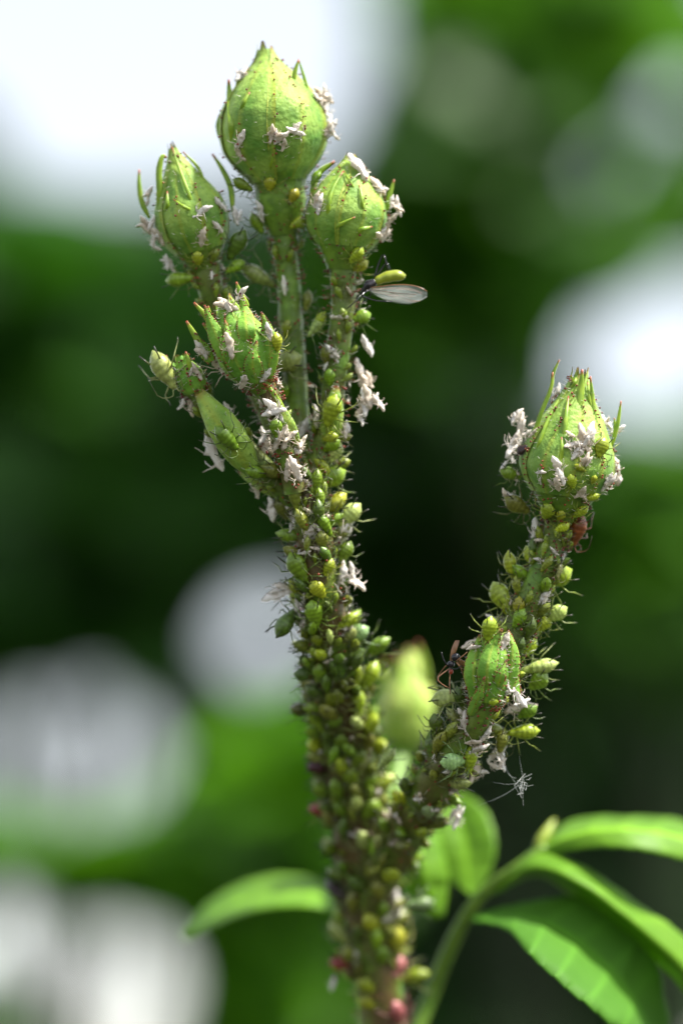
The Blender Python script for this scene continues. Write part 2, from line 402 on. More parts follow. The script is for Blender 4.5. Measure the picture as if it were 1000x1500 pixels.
BUDS = []
def prof_fn(prof):
    ts = np.linspace(-.1, 1.1, 241); r = np.interp(ts, [p[0] for p in prof], [p[1] for p in prof])
    k = np.ones(15) / 15; r2 = np.convolve(np.pad(r, 7, mode='edge'), k, mode='valid')
    return lambda t: float(np.interp(t, ts, r2))
def bud(base, tip, d0, d1, prof, hip, roll=0, kind='sepal', label=None, bulge=.045, twist=.35, glands=70, hairs=160, seed=0, splay=.0):
    rnd = random.Random(seed)
    A = W(*base, d0); B = W(*tip, d1); L = (B - A).length; z = (B - A).normalized()
    x = (RV - z * RV.dot(z)).normalized(); y = z.cross(x)
    mw = Matrix.Translation(A) @ Matrix((x, y, z)).transposed().to_4x4()
    e = empty('flower_bud', mw, plant)
    if label: e['label'] = label
    pr = prof_fn(prof)
    def surf(t, ph, k=1.0):
        r = pr(t) * S * k
        return mw @ Vector((r * math.cos(ph), r * math.sin(ph), L * t))
    allm = MB()
    # hip and hidden core
    h = MB(); nh = 16; hs = 24
    rows = [[surf(hip * 1.12 * i / nh, 2 * math.pi * k / hs, 1 + .05 * math.cos(5 * 2 * math.pi * k / hs) * (i / nh) + .05 * noise.noise(Vector((i * .6, k * .9, seed)))) for k in range(hs)] for i in range(nh + 1)]
    h.grid(rows, 0, [[(.25, 0, 0)] * hs] * (nh + 1), closed=True); h.build('hip', 'stem', e)
    c = MB(); rows = [[surf(hip + (.97 - hip) * i / 18, 2 * math.pi * k / 20, .93) for k in range(20)] for i in range(19)]
    c.grid(rows, 0, None, closed=True); c.build('petal_core', kind, e)
    allm.v += h.v; allm.f += h.f
    seams = []
    for s in range(5):
        sp = MB(); nv, nu = 17, 34; rows = []; tn = []; ext = rnd.uniform(.98, 1.03); wob = rnd.uniform(-.08, .08)
        for i in range(nu + 1):
            u = i / nu; t = hip * .97 + (ext - hip * .97) * u; row = []; tr = []
            for k in range(nv):
                v = -1.09 + 2.18 * k / (nv - 1)
                ph = roll + s * 2 * math.pi / 5 + v * math.pi / 5 * (1 - .8 * (max(0, u - .78) / .22) ** 1.6) + twist * u * u + wob * u
                rim = max(0, (abs(v) - .86) / .23) ** 1.2; rib = math.exp(-(v / .07) ** 2)
                kk = 1 + bulge * (1 - v * v) + .009 * v + .05 * rim + .022 * rib * (1 - u)
                nz = noise.noise(Vector((ph * 2.2, t * 7, seed + s)))
                kk += .025 * nz + .012 * noise.noise(Vector((ph * 9, t * 22, seed)))
                p = surf(t, ph, kk)
                if splay: p += (surf(t, ph, 2) - surf(t, ph, 1)).normalized() * splay * max(0, u - .72) ** 1.5 * (.5 + s % 3) * S * 100
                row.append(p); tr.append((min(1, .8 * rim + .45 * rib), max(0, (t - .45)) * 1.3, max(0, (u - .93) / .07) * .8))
            rows.append(row); tn.append(tr)
            if .05 < u < .93:
                seams.append((row[-1], row[-2], surf(t, ph, 1) - surf(t, ph, 0)))
                seams.append((row[nv // 2], row[nv // 2], surf(t, roll + s * 1.2566, 1) - surf(t, roll + s * 1.2566, 0)))
        b0 = len(allm.v); sp.grid(rows, 0, tn)
        allm.v += sp.v; allm.f += [tuple(q + b0 for q in f) for f in sp.f]
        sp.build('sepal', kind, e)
    add_surf(allm)
    bv = BVHTree.FromPolygons(allm.v, allm.f)
    gl = MB()
    for i in range(glands):
        p, _, nrm = rnd.choice(seams); nrm = nrm.normalized()
        p = p + Vector((rnd.gauss(0, 1), rnd.gauss(0, 1), rnd.gauss(0, 1))) * 1.5 * S
        hgt = rnd.uniform(1.2, 4) * S; q = p + nrm * hgt
        gl.tube([p - nrm * 2 * S, q], [.55 * S, .4 * S], 4, 0); gl.ball(q, rnd.uniform(1.1, 1.9) * S, 1, 6, 4)
    for i in range(glands // 2):
        t = rnd.uniform(.02, hip); ph = rnd.uniform(0, 6.283); p = surf(t, ph, .98); nrm = (p - surf(t, ph, 0)).normalized()
        q = p + nrm * rnd.uniform(3, 8) * S
        gl.tube([p, q], [.7 * S, .45 * S], 4, 0); gl.ball(q, rnd.uniform(1.0, 1.7) * S, 1, 6, 4)
    gl.build('gland_hairs', ['stalk', 'gland'], e)['kind'] = 'stuff'
    hr = MB()
    for i in range(hairs):
        t = rnd.uniform(hip * .5, .92); ph = rnd.uniform(0, 6.283); p = surf(t, ph, 1.0); nrm = (p - surf(t, ph, 0)).normalized()
        d2 = (nrm + Vector((rnd.gauss(0, .5), rnd.gauss(0, .5), rnd.gauss(.2, .5)))).normalized(); l = rnd.uniform(5, 13) * S
        hr.tube([p, p + nrm * l * .5, p + nrm * l * .6 + d2 * l * .5], [.42 * S, .36 * S, .15 * S], 3, 0)
    hr.build('fine_hairs', 'hair', e)['kind'] = 'stuff'
    BUDS.append((e, bv, (A + B) / 2))
    return e, bv
STD = lambda R, hr, sr: [(0, sr), (.06, hr * .75), (.15, hr), (.23, hr), (.29, hr * 1.02), (.35, R * .72), (.45, R * .95), (.55, R), (.65, R * .95), (.74, R * .78), (.82, R * .54), (.89, R * .30), (.95, R * .14), (1.0, R * .08)]
TALL = STD(80, 37, 20); TALL[-2:] = [(.95, 13), (1.0, 11)]
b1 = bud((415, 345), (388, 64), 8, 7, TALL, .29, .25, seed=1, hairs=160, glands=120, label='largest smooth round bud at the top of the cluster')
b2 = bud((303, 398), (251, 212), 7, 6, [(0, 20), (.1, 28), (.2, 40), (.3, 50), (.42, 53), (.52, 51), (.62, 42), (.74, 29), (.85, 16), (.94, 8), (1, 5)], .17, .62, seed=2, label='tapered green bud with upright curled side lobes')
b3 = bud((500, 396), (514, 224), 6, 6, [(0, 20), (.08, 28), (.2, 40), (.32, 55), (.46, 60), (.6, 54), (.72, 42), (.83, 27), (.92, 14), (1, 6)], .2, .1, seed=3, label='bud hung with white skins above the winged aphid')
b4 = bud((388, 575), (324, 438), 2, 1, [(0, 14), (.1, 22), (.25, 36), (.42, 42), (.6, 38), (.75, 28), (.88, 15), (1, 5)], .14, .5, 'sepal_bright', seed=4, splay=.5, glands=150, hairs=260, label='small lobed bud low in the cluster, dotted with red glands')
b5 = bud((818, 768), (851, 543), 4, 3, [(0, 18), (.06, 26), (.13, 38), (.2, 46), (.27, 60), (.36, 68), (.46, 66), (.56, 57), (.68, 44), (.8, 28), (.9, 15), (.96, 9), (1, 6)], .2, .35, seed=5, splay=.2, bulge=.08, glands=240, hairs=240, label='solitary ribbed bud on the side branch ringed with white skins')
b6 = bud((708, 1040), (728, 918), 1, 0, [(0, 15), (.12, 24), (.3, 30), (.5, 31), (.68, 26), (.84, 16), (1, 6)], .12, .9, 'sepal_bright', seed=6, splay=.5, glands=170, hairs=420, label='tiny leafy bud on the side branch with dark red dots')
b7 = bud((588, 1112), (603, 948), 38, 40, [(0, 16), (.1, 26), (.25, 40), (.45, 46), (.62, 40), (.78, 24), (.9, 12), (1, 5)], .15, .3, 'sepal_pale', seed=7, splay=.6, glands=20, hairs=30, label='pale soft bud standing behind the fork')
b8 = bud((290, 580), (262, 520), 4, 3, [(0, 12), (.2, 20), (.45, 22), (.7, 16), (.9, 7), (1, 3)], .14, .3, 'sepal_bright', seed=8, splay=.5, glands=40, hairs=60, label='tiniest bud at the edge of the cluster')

def cam_ray(px, py): return (W(px, py, 0) - CAM).normalized()
def lobe(bd, pts, w, flat=.45, redtip=.14, dd=0.0, name='sepal_lobe', matn='lobe'):
    """a strap-like sepal lobe along photo pixels; depth follows the bud it grows from"""
    e, bv, ctr = bd[0], bd[1], None
    for bb in BUDS:
        if bb[0] is e: ctr = bb[2]
    dep = (ctr - CAM).dot(FV); P = []
    for i, (x, y) in enumerate(pts):
        r = cam_ray(x, y); hit = bv.ray_cast(CAM, r)
        if hit[0] is not None: dep = (hit[0] - CAM).dot(FV) - (.0003 if i else -.0005)
        P.append(W(x, y, (dep - FOCUS) * 1000 + dd * i / max(1, len(pts) - 1)))
    n = 14; Q = catmull(P, n)
    rad = [w * S * .40 * min(1, .45 + i * .22) * (1.0 if i < n * .45 else 1 - .82 * ((i - n * .45) / (n * .55)) ** 1.3) for i in range(n)]
    tn = [(0, 0, min(1, max(0, (i / (n - 1) - (1 - redtip)) / max(.01, redtip * .6)))) for i in range(n)]
    mb = MB(); mb.tube(Q, rad, 8, 0, tn, flat, up=-FV)
    return mb.build(name, matn, e)
def blade(bd, pts, w, off=.6, name='sepal_blade', fold=.35, dots=16, seed=0):
    """a broad leafy sepal, creased along its midrib, gland-dotted edge"""
    e, bv = bd[0], bd[1]; ctr = [b[2] for b in BUDS if b[0] is e][0]; dep = (ctr - CAM).dot(FV); P = []; rnd = random.Random(seed)
    for i, (x, y) in enumerate(pts):
        hit = bv.ray_cast(CAM, cam_ray(x, y))
        if hit[0] is not None: dep = (hit[0] - CAM).dot(FV) - (off * 1e-3 if i else -.0002)
        P.append(W(x, y, (dep - FOCUS) * 1000))
    n = 22; Q = catmull(P, n); rows = []; tn = []; gl = MB()
    for i, p in enumerate(Q):
        u = i / (n - 1); t = (Q[min(i + 1, n - 1)] - Q[max(i - 1, 0)]).normalized(); sd = t.cross(-FV).normalized(); row = []; tr = []
        ww = w * S * .5 * (.35 + .65 * math.sin(math.pi * min(1, u * 1.15 + .12) ** 1.1)) * (1 - u ** 6) + .6 * S
        for k in range(-5, 6):
            f = k / 5; q = p + sd * ww * f * (1 + .10 * noise.noise(Vector((u * 9, k, seed)))) + FV * (abs(f) ** 1.3 * ww * fold) + FV * (.08 * ww * noise.noise(Vector((u * 6, f * 3, seed + 5))))
            row.append(q); tr.append((min(1, .6 * math.exp(-(f / .12) ** 2) + .5 * (abs(k) == 5)), .25, max(0, (u - .88) / .12)))
            if (abs(k) == 5 and rnd.random() < dots / 22) or rnd.random() < .05: gl.ball(q - FV * .6 * S, rnd.uniform(1.0, 1.7) * S, 0, 6, 4)
        rows.append(row); tn.append(tr)
    mb = MB(); mb.grid(rows, 0, tn); add_surf(mb); o = mb.build(name, 'sepal_bright', e)
    so = o.modifiers.new('thick', 'SOLIDIFY'); so.thickness = .00018; so.offset = 0
    if gl.v: gl.build('edge_glands', 'gland', e)['kind'] = 'stuff'
    return o
for i, (p, w, q) in enumerate([([(362, 505), (361, 480), (358, 455), (352, 430)], 26, .9), ([(390, 555), (396, 518), (390, 478), (383, 458)], 24, .6), ([(332, 530), (320, 500), (308, 470), (300, 448)], 22, .7), ([(378, 565), (370, 532), (376, 500)], 26, .5), ([(345, 540), (336, 508), (330, 470)], 24, .4), ([(310, 530), (296, 508), (286, 488)], 18, .6)]): blade(b4, p, w, q, seed=i)
for i, (p, w, q) in enumerate([([(700, 1025), (693, 988), (698, 952), (702, 930)], 26, .5), ([(738, 1018), (748, 982), (750, 948), (744, 924)], 22, .4), ([(688, 1048), (700, 1022), (709, 992)], 15, .9), ([(716, 1018), (713, 980), (722, 945), (735, 922)], 27, .7), ([(758, 1030), (754, 1002), (760, 978)], 13, .4), ([(728, 1010), (733, 990), (741, 968)], 14, 1.0), ([(716, 945), (712, 925), (714, 908)], 12, .3)]): blade(b6, p, w, q, seed=20 + i, fold=.55, dots=20)
# lobes read off the photograph, one by one
for p, w in [([(341, 215), (338, 180), (336, 140), (335, 116)], 13), ([(350, 170), (357, 150), (366, 135)], 8), ([(323, 205), (319, 185), (321, 168)], 8), ([(345, 130), (352, 112), (364, 100)], 6),
             ([(430, 120), (432, 105), (437, 88)], 9), ([(452, 135), (445, 112), (437, 86)], 6), ([(395, 255), (397, 240), (400, 225)], 5)]: lobe(b1, p, w)
for p, w in [([(219, 318), (208, 295), (204, 270), (204, 248)], 10), ([(232, 318), (234, 285), (233, 250), (238, 229), (244, 231)], 12), ([(240, 320), (245, 300), (245, 280)], 8), ([(341, 310), (338, 275), (326, 248), (311, 225)], 11),
             ([(286, 312), (275, 280), (262, 245), (252, 215)], 7), ([(290, 312), (270, 303), (254, 292)], 6), ([(300, 270), (290, 245), (268, 222)], 6)]: lobe(b2, p, w)
for p, w in [([(481, 335), (481, 300), (488, 275), (503, 250)], 8), ([(531, 320), (530, 295), (526, 271)], 7), ([(566, 310), (571, 285), (577, 263)], 9), ([(484, 337), (500, 328), (520, 318)], 7), ([(455, 290), (465, 255), (490, 236)], 12),
             ([(523, 285), (512, 265), (503, 250)], 5), ([(518, 345), (530, 336), (545, 332)], 9)]: lobe(b3, p, w)
for p, w in [([(320, 505), (305, 468), (284, 443)], 12), ([(302, 518), (288, 495), (273, 470)], 12), ([(322, 520), (312, 492), (297, 473)], 13), ([(364, 450), (353, 432), (346, 413)], 11), ([(352, 460), (344, 448), (337, 436)], 9),
             ([(388, 560), (410, 590), (422, 615)], 9), ([(318, 480), (308, 462), (305, 448)], 9)]: lobe(b4, p, w, flat=.3)
for p, w in [([(776, 655), (790, 610), (806, 570), (809, 545)], 8), ([(808, 570), (810, 548), (819, 527)], 6), ([(784, 668), (792, 640), (812, 595), (838, 562)], 7), ([(824, 655), (828, 615), (832, 580)], 9), ([(873, 632), (868, 590), (864, 551)], 9),
             ([(868, 610), (862, 580), (860, 560)], 6), ([(846, 610), (850, 572), (852, 541)], 13), ([(895, 655), (904, 620), (909, 587)], 8), ([(835, 575), (842, 558), (845, 550)], 6), ([(820, 690), (822, 660), (822, 640)], 8), ([(838, 565), (837, 555), (836, 550)], 5), ([(898, 640), (900, 625), (899, 612)], 6)]: lobe(b5, p, w)
for p, w in [([(560, 1010), (560, 985), (565, 965)], 14), ([(625, 1010), (622, 975), (612, 940)], 14), ([(590, 1020), (585, 990), (580, 960)], 16)]: lobe(b7, p, w, matn='lobe')
for p, w in [([(262, 560), (250, 540), (243, 520)], 10), ([(280, 560), (278, 535), (272, 515)], 10)]: lobe(b8, p, w)

# hairs and stalked glands along the stems: one mass per stem
def stem_hairs(idx, n, lo, hi, t0=0, t1=1, seed=0, obj=None):
    name, P, F, rad = STEMS[idx]; rnd = random.Random(100 + idx + seed); mb = MB(); h2 = MB()
    for i in range(n):
        u = rnd.uniform(t0, t1) * (len(P) - 1.001); k = int(u); f = u - k
        p = P[k].lerp(P[k + 1], f); t, a, bb = F[k]; an = rnd.uniform(0, 6.283); dr = a * math.cos(an) + bb * math.sin(an)
        s0 = p + dr * rad[k] * .95; d2 = (dr + t * rnd.gauss(.1, .35) + Vector((rnd.gauss(0, .2),) * 3)).normalized(); l = rnd.uniform(lo, hi) * S
        if rnd.random() < .6:
            q = s0 + d2 * l; mb.tube([s0, q], [.75 * S, .45 * S], 4, 0); mb.ball(q, rnd.uniform(1.1, 2.0) * S, 1, 6, 4)
        else:
            h2.tube([s0, s0 + dr * l * .8, s0 + dr * l * .9 + d2 * l * .7], [.6 * S, .5 * S, .2 * S], 3, rnd.randint(0, 1))
    mb.build('gland_hairs', ['stalk', 'gland'], plant)['kind'] = 'stuff'
    h2.build('fine_hairs', ['hair', 'dark_hair'], plant)['kind'] = 'stuff'
for idx, n, lo, hi, t0 in [(0, 900, 4, 14, .2), (1, 320, 3, 12, 0), (2, 320, 4, 16, 0), (3, 360, 4, 14, 0), (4, 220, 3, 8, 0), (5, 160, 4, 12, 0), (6, 700, 4, 12, .15), (7, 120, 3, 8, 0)]:
    stem_hairs(idx, n, lo, hi, t0)

# ------------------------------------------------------------------ rose leaves
def px_curve(pts, n): return catmull([W(*p) for p in pts], n)
def leaflet(mid, ea, eb, n=48, teeth=0, tooth=3.0, matn='leaflet', name='leaflet', cols=6, cup=.0):
    """midrib and two edge curves; the blade is a grid between them, toothed edges, pleated along side veins"""
    Mi = px_curve(mid, n); A = px_curve(ea, n); B = px_curve(eb, n); mb = MB(); rows = []; tn = []
    for i in range(n):
        row = []; tr = []; u = i / (n - 1)
        for k in range(-cols, cols + 1):
            e = A if k < 0 else B; f = abs(k) / cols; m_ = Mi[i]; p = m_.lerp(e[i], f)
            out = (e[i] - m_); nrm = out.cross(Mi[min(i + 1, n - 1)] - Mi[max(i - 1, 0)])
            nrm = nrm.normalized() if nrm.length > 1e-12 else Vector((0, 0, 1))
            if nrm.z < 0: nrm = -nrm
            w = out.length
            p = p + nrm * (cup * w * math.sin(f * math.pi * .9)) + nrm * (.006 * w * math.sin((u * 14 - f * 1.2) * math.pi)) * (1 if 0 < f < 1 else .4)
            if teeth and f == 1 and .03 < u < .985:
                ph = (u * teeth) % 1.0; p = p + out.normalized() * tooth * S * (ph - .5) + (Mi[min(i + 1, n - 1)] - Mi[max(i - 1, 0)]).normalized() * tooth * S * ph * .8
            vein = math.exp(-(f / .05) ** 2) + .35 * max(0, math.sin((u * 14 - f * 1.2) * math.pi)) ** 12
            row.append(p); tr.append((min(1, vein), 0, .35 + .3 * noise.noise(p * 90)))
        rows.append(row); tn.append(tr)
    mb.grid(rows, 0, tn); o = mb.build(name, matn, plant)
    so = o.modifiers.new('thick', 'SOLIDIFY'); so.thickness = .00022; so.offset = 0
    return o
def stalk(name, spec, n=24, sides=10): 
    P = catmull([W(x, y, d) for x, y, d, r in spec], n)
    rad = np.interp(np.linspace(0, len(spec) - 1, n), range(len(spec)), [q[3] for q in spec]) * S
    mb = MB(); mb.tube(P, list(rad), sides, 0, [(.15, 0, 0)] * n); return mb.build(name, 'stem', plant)
stalk('leaf_stalk', [(570, 1620, 29, 15), (625, 1470, 33, 13), (665, 1375, 31, 12), (705, 1312, 28, 10), (760, 1268, 26, 8), (800, 1240, 26, 7)])
leaflet([(690, 1345, 27), (760, 1345, 24), (820, 1366, 23), (885, 1420, 23), (932, 1482, 24), (958, 1545, 26)],
        [(690, 1342, 27), (770, 1322, 26), (856, 1314, 26), (915, 1350, 26), (960, 1402, 26), (985, 1540, 28)],
        [(690, 1350, 27), (738, 1362, 20), (772, 1400, 11), (824, 1448, 8), (890, 1502, 10), (950, 1565, 24)], n=90, teeth=15, tooth=7, cup=.06)
leaflet([(715, 1308, 28), (780, 1272, 23), (845, 1292, 20), (920, 1346, 20), (1000, 1420, 22), (1050, 1500, 25)],
        [(713, 1304, 28), (778, 1252, 26), (850, 1268, 24), (930, 1322, 24), (1010, 1385, 25), (1056, 1492, 27)],
        [(717, 1312, 28), (784, 1284, 27), (838, 1314, 27), (905, 1362, 26), (985, 1432, 27), (1044, 1505, 27)], n=70, teeth=14, tooth=4, matn='leaflet_light', cup=.03)
leaflet([(765, 1262, 27), (840, 1224, 24), (920, 1216, 23), (1000, 1230, 25), (1080, 1270, 29)],
        [(763, 1258, 27), (835, 1206, 35), (920, 1200, 36), (1005, 1208, 37), (1082, 1264, 33)],
        [(768, 1266, 27), (850, 1244, 23), (925, 1244, 21), (995, 1258, 23), (1078, 1278, 29)], n=60, teeth=12, tooth=3, matn='leaflet_light', cup=.04)
leaflet([(690, 1312, 33), (684, 1270, 35), (680, 1230, 37), (665, 1190, 39), (640, 1150, 41)],
        [(686, 1310, 33), (648, 1278, 36), (634, 1235, 37), (636, 1190, 39), (636, 1150, 41)],
        [(694, 1312, 33), (718, 1278, 34), (726, 1232, 35), (706, 1182, 38), (644, 1146, 41)], n=50, teeth=10, tooth=3, matn='leaflet_light', cup=.05)
leaflet([(520, 1335, 31), (450, 1312, 35), (380, 1316, 39), (320, 1338, 43), (268, 1376, 47)],
        [(520, 1325, 33), (450, 1288, 46), (378, 1290, 51), (310, 1322, 50), (264, 1374, 47)],
        [(520, 1345, 29), (450, 1332, 28), (384, 1336, 31), (328, 1352, 38), (272, 1380, 47)], n=50, teeth=10, tooth=3, matn='leaflet_light', cup=.05)
leaflet([(640, 1345, 31), (622, 1290, 30), (612, 1240, 31), (606, 1190, 33), (612, 1140, 35)],
        [(630, 1345, 31), (592, 1292, 31), (582, 1240, 32), (584, 1190, 34), (608, 1140, 35)],
        [(650, 1342, 31), (656, 1290, 32), (646, 1240, 33), (632, 1190, 35), (616, 1138, 35)], n=40, matn='leaflet_light', name='stipule', cup=.08)
lo = MB(); lo.tube(px_curve([(785, 1245, 27), (800, 1220, 28), (812, 1200, 29)], 10), [3 * S, 8 * S, 10 * S, 10 * S, 9 * S, 8 * S, 7 * S, 6 * S, 4 * S, 2 * S], 8, 0, [(0, 0, .15)] * 10); lo.build('stipule', 'lobe', plant)
# folded bracts at the foot of the cluster
for sd_, (mid, w) in enumerate([([(372, 695, 3), (345, 652, 1.5), (318, 612, 1.5), (288, 570, 3)], 25), ([(405, 725, 5), (376, 704, 5), (350, 690, 6)], 11), ([(480, 660, 5), (487, 612, 4), (492, 565, 4)], 17), ([(405, 590, 1), (425, 625, 1), (440, 660, 2)], 9)]):
    P = px_curve(mid, 18); mb = MB(); rows = []; tn = []; F_ = frames(P)
    for i, p in enumerate(P):
        u = i / 17; t = F_[i][0]; sdv = t.cross(-FV).normalized(); r = w * S * (.2 + .8 * math.sin(math.pi * min(1, u * .93 + .05) ** .85)); row = []; tr = []
        for k in range(14):
            an = 2 * math.pi * k / 14; c_, z_ = math.cos(an), math.sin(an)
            q = 1 + .12 * noise.noise(Vector((u * 7, c_ * 2, sd_ * 3 + z_))) - (.30 * math.exp(-((c_ + .15) / .2) ** 2) if z_ > 0 else 0)
            row.append(p + sdv * r * c_ * q - FV * r * .55 * z_ * q); tr.append((.5 * math.exp(-((c_ + .15) / .15) ** 2) + .3 * abs(math.sin(c_ * 9)) ** 4, .3, max(0, (u - .9) / .1)))
        rows.append(row); tn.append(tr)
    mb.grid(rows, 0, tn, closed=True); add_surf(mb); mb.build('bract', 'sepal', plant)
    hb = MB(); hr_ = random.Random(sd_)
    for _ in range(60):
        a_ = hr_.choice(mb.v); c_ = P[min(17, int(hr_.random() * 18))]; n_ = (-FV + RV * hr_.gauss(0, .8) + UV * hr_.gauss(0, .8)).normalized()
        hb.tube([a_, a_ + n_ * hr_.uniform(4, 9) * S], [.4 * S, .15 * S], 3)
    hb.build('fine_hairs', 'hair', plant)['kind'] = 'stuff'

# ------------------------------------------------------------------ insects
BV = BVHTree.FromPolygons(SURF_V, SURF_F)
PLACES = [((400, 170), 'on the tallest bud'), ((285, 300), 'on the tapered bud beside the tallest'), ((512, 300), 'on the bud above the winged aphid'), ((345, 500), 'on the small lobed bud of the cluster'),
          ((422, 430), 'on the stalk of the tallest bud'), ((495, 460), 'on the stalk under the winged aphid'), ((305, 420), 'on the stalk of the tapered bud'), ((495, 580), 'low on the stalk under the winged aphid'),
          ((400, 620), 'at the foot of the small lobed bud'), ((300, 600), 'on the folded bracts of the cluster'), ((460, 720), 'on the main stem just under the cluster'), ((465, 850), 'on the main stem midway to the fork'),
          ((480, 1000), 'on the main stem above the fork'), ((510, 1150), 'on the main stem beside the fork'), ((540, 1300), 'on the main stem under the fork'), ((560, 1450), 'on the lowest main stem'),
          ((835, 650), 'on the solitary bud'), ((822, 750), 'under the solitary bud'), ((780, 850), 'on the upper side branch'), ((722, 970), 'on the tiny leafy bud'),
          ((775, 985), 'behind the tiny leafy bud'), ((690, 1090), 'on the middle of the side branch'), ((615, 1190), 'at the fork of the side branch')]
def place_of(x, y): return min(PLACES, key=lambda q: (q[0][0] - x) ** 2 + (q[0][1] - y) ** 2)[1]

AC = {'lime': (.40, .50, .03), 'green': (.22, .36, .022), 'pale': (.46, .54, .15), 'mint': (.33, .50, .20), 'yellow': (.42, .45, .03), 'olive': (.22, .25, .03), 'dark': (.10, .17, .016),
      'red': (.26, .035, .02), 'purple': (.10, .015, .03), 'copper': (.30, .085, .02), 'brown': (.035, .014, .010), 'pink': (.50, .17, .16)}
CN = {'lime': 'lime green', 'green': 'leaf green', 'pale': 'pale green', 'mint': 'milky mint green', 'yellow': 'yellowish', 'olive': 'olive green', 'dark': 'dark green', 'red': 'brick red', 'purple': 'dark purple',
      'copper': 'copper brown', 'brown': 'blackish brown', 'pink': 'pinkish'}
def I4(): return Matrix.Identity(4)
def aphid_protos(seed):
    rnd = random.Random(seed); parts = []
    mb = MB(); nr, ns = 20, 14; rows = []; tn = []
    wt = [(0, .03), (.04, .09), (.10, .125), (.17, .135), (.3, .195), (.45, .245), (.6, .268), (.72, .255), (.82, .20), (.9, .125), (.955, .055), (1, .02)]
    for i in range(nr + 1):
        t = i / nr; w = float(np.interp(t, [q[0] for q in wt], [q[1] for q in wt])); row = []; tr = []
        cre = .035 * math.sin(t * 44) * (1 if .2 < t < .9 else 0)
        for k in range(ns):
            an = 2 * math.pi * k / ns; y = math.cos(an); zz = math.sin(an)
            h = .86 if zz > 0 else .55
            q = 1 + cre * max(0, zz) + .03 * noise.noise(Vector((t * 5, y * 2, seed)))
            row.append((t - .5, w * y * q, .17 + w * h * zz * q + (.03 * math.sin(t * 3.1) if zz > 0 else 0)))
            tr.append((0, min(1, .55 * math.exp(-(y / .16) ** 2) * (zz > 0) * (.2 < t < .85) + .5 * (cre < -.02) * (zz > .2)), 0))
        rows.append(row); tn.append(tr)
    b0 = mb.grid(rows, 0, tn, closed=True)
    mb.f.append(tuple(reversed(range(ns)))); mb.m.append(0); mb.f.append(tuple(nr * ns + k for k in range(ns))); mb.m.append(0)
    for sgn in (-1, 1): mb.ball((-.405, sgn * .105, .21), .027, 1, 6, 4)
    parts.append(('body', mb, ['aphid', 'eye']))
    for sgn in (-1, 1):
        c = MB(); c.tube([(.22, sgn * .15, .32), (.36, sgn * .20, .38), (.54, sgn * .25, .42)], [.026, .019, .016], 6, 0, [(.3, 0, 0), (.9, 0, 0), (1, 0, 0)]); parts.append(('cornicle', c, ['limb']))
        a = MB(); e = rnd.uniform(.7, 1.0); up = rnd.uniform(.1, .5)
        pts = catmull([(-.47, sgn * .05, .22), (-.6, sgn * .14, .3), (-.45, sgn * (.3 + .1 * e), .32 + up * .3), (-.05, sgn * (.42 * e), .3 + up * .5)], 8)
        a.tube(pts, [.018, .015, .014, .013, .012, .011, .010, .008], 4, 0, [(q * .13, 0, 0) for q in range(8)]); parts.append(('antenna', a, ['limb']))
        for j, (cx, kx, fx, ky, fy) in enumerate([(-.32, -.44, -.62, .32, .50), (-.22, -.2, -.14, .40, .68), (-.1, .12, .46, .40, .66)]):
            l = MB(); jx, jy = rnd.gauss(0, .06), rnd.gauss(0, .05)
            pts = [(cx, sgn * .09, .12), (kx + jx, sgn * (ky + jy), .28 + rnd.gauss(0, .05)), ((kx + fx) / 2 + jx, sgn * (ky + fy) / 2, .15), (fx + jx, sgn * (fy + jy), .0), (fx + jx + .07 * (1 if fx > -.3 else -1), sgn * (fy + jy + .03), -.02)]
            l.tube(pts, [.026, .020, .015, .013, .011], 5, 0, [(.05, 0, 0), (.5, 0, 0), (.25, 0, 0), (.8, 0, 0), (1, 0, 0)]); parts.append(('leg', l, ['limb']))
    return parts
PROTO = []
for s in range(5):
    ps = aphid_protos(s)
    meshes = [(n, mb.mesh('aphid_' + n, ms)) for n, mb, ms in ps]
    one = MB(); mm = []
    for n, mb, ms in ps:
        b0 = len(one.v); one.v += [Vector(v) for v in mb.v]; one.t += mb.t; one.f += [tuple(q + b0 for q in f) for f in mb.f]; one.m += [(q if n == 'body' else 2) for q in mb.m]
    PROTO.append((meshes, one.mesh('small_aphid', ['aphid', 'eye', 'limb'])))

def surface_at(px, py, dguess=4.0):
    r = cam_ray(px, py); h = BV.ray_cast(CAM, r)
    if h[0] is not None: return True, h[0], (h[1] if h[1].dot(r) < 0 else -h[1])
    q = W(px, py, dguess)
    for _ in range(6):
        nr = BV.find_nearest(q)
        q = W(px, py, ((nr[0] - CAM).dot(FV) - FOCUS) * 1000)
    return False, q, (q - nr[0])
PLACED = []
def orient(px, py, L, ang, rnd, tilt=.22):
    hit, p, n = surface_at(px, py)
    img = RV * math.cos(R_(ang)) + UV * math.sin(R_(ang))
    if hit:
        n = (n * .75 - FV * .35).normalized()
        X = img - n * img.dot(n)
        X = X.normalized(); Z = n
        X = (X + Z * tilt).normalized(); Z = (Z - X * Z.dot(X)).normalized()
    else:
        X = (img + FV * rnd.gauss(0, .2)).normalized()
        if n.length < 1e-6: n = -FV
        Z = n.normalized() * .6 - FV * .6 + UV * .35; Z = (Z - X * Z.dot(X)).normalized()
        p = p - Z * L * .2
    return p, X, Z
def matrix_of(p, X, Z, L, wy=1.0, hz=1.0):
    Y = Z.cross(X)
    return Matrix.Translation(p) @ Matrix((X, Y, Z)).transposed().to_4x4() @ Matrix.Diagonal((L, L * wy, L * hz, 1))
def vary(c, rnd, a=.2):
    k = 1 + rnd.gauss(0, a)
    return tuple(max(0, min(1, v * k * (1 + rnd.gauss(0, .04)))) for v in c) + (1,)
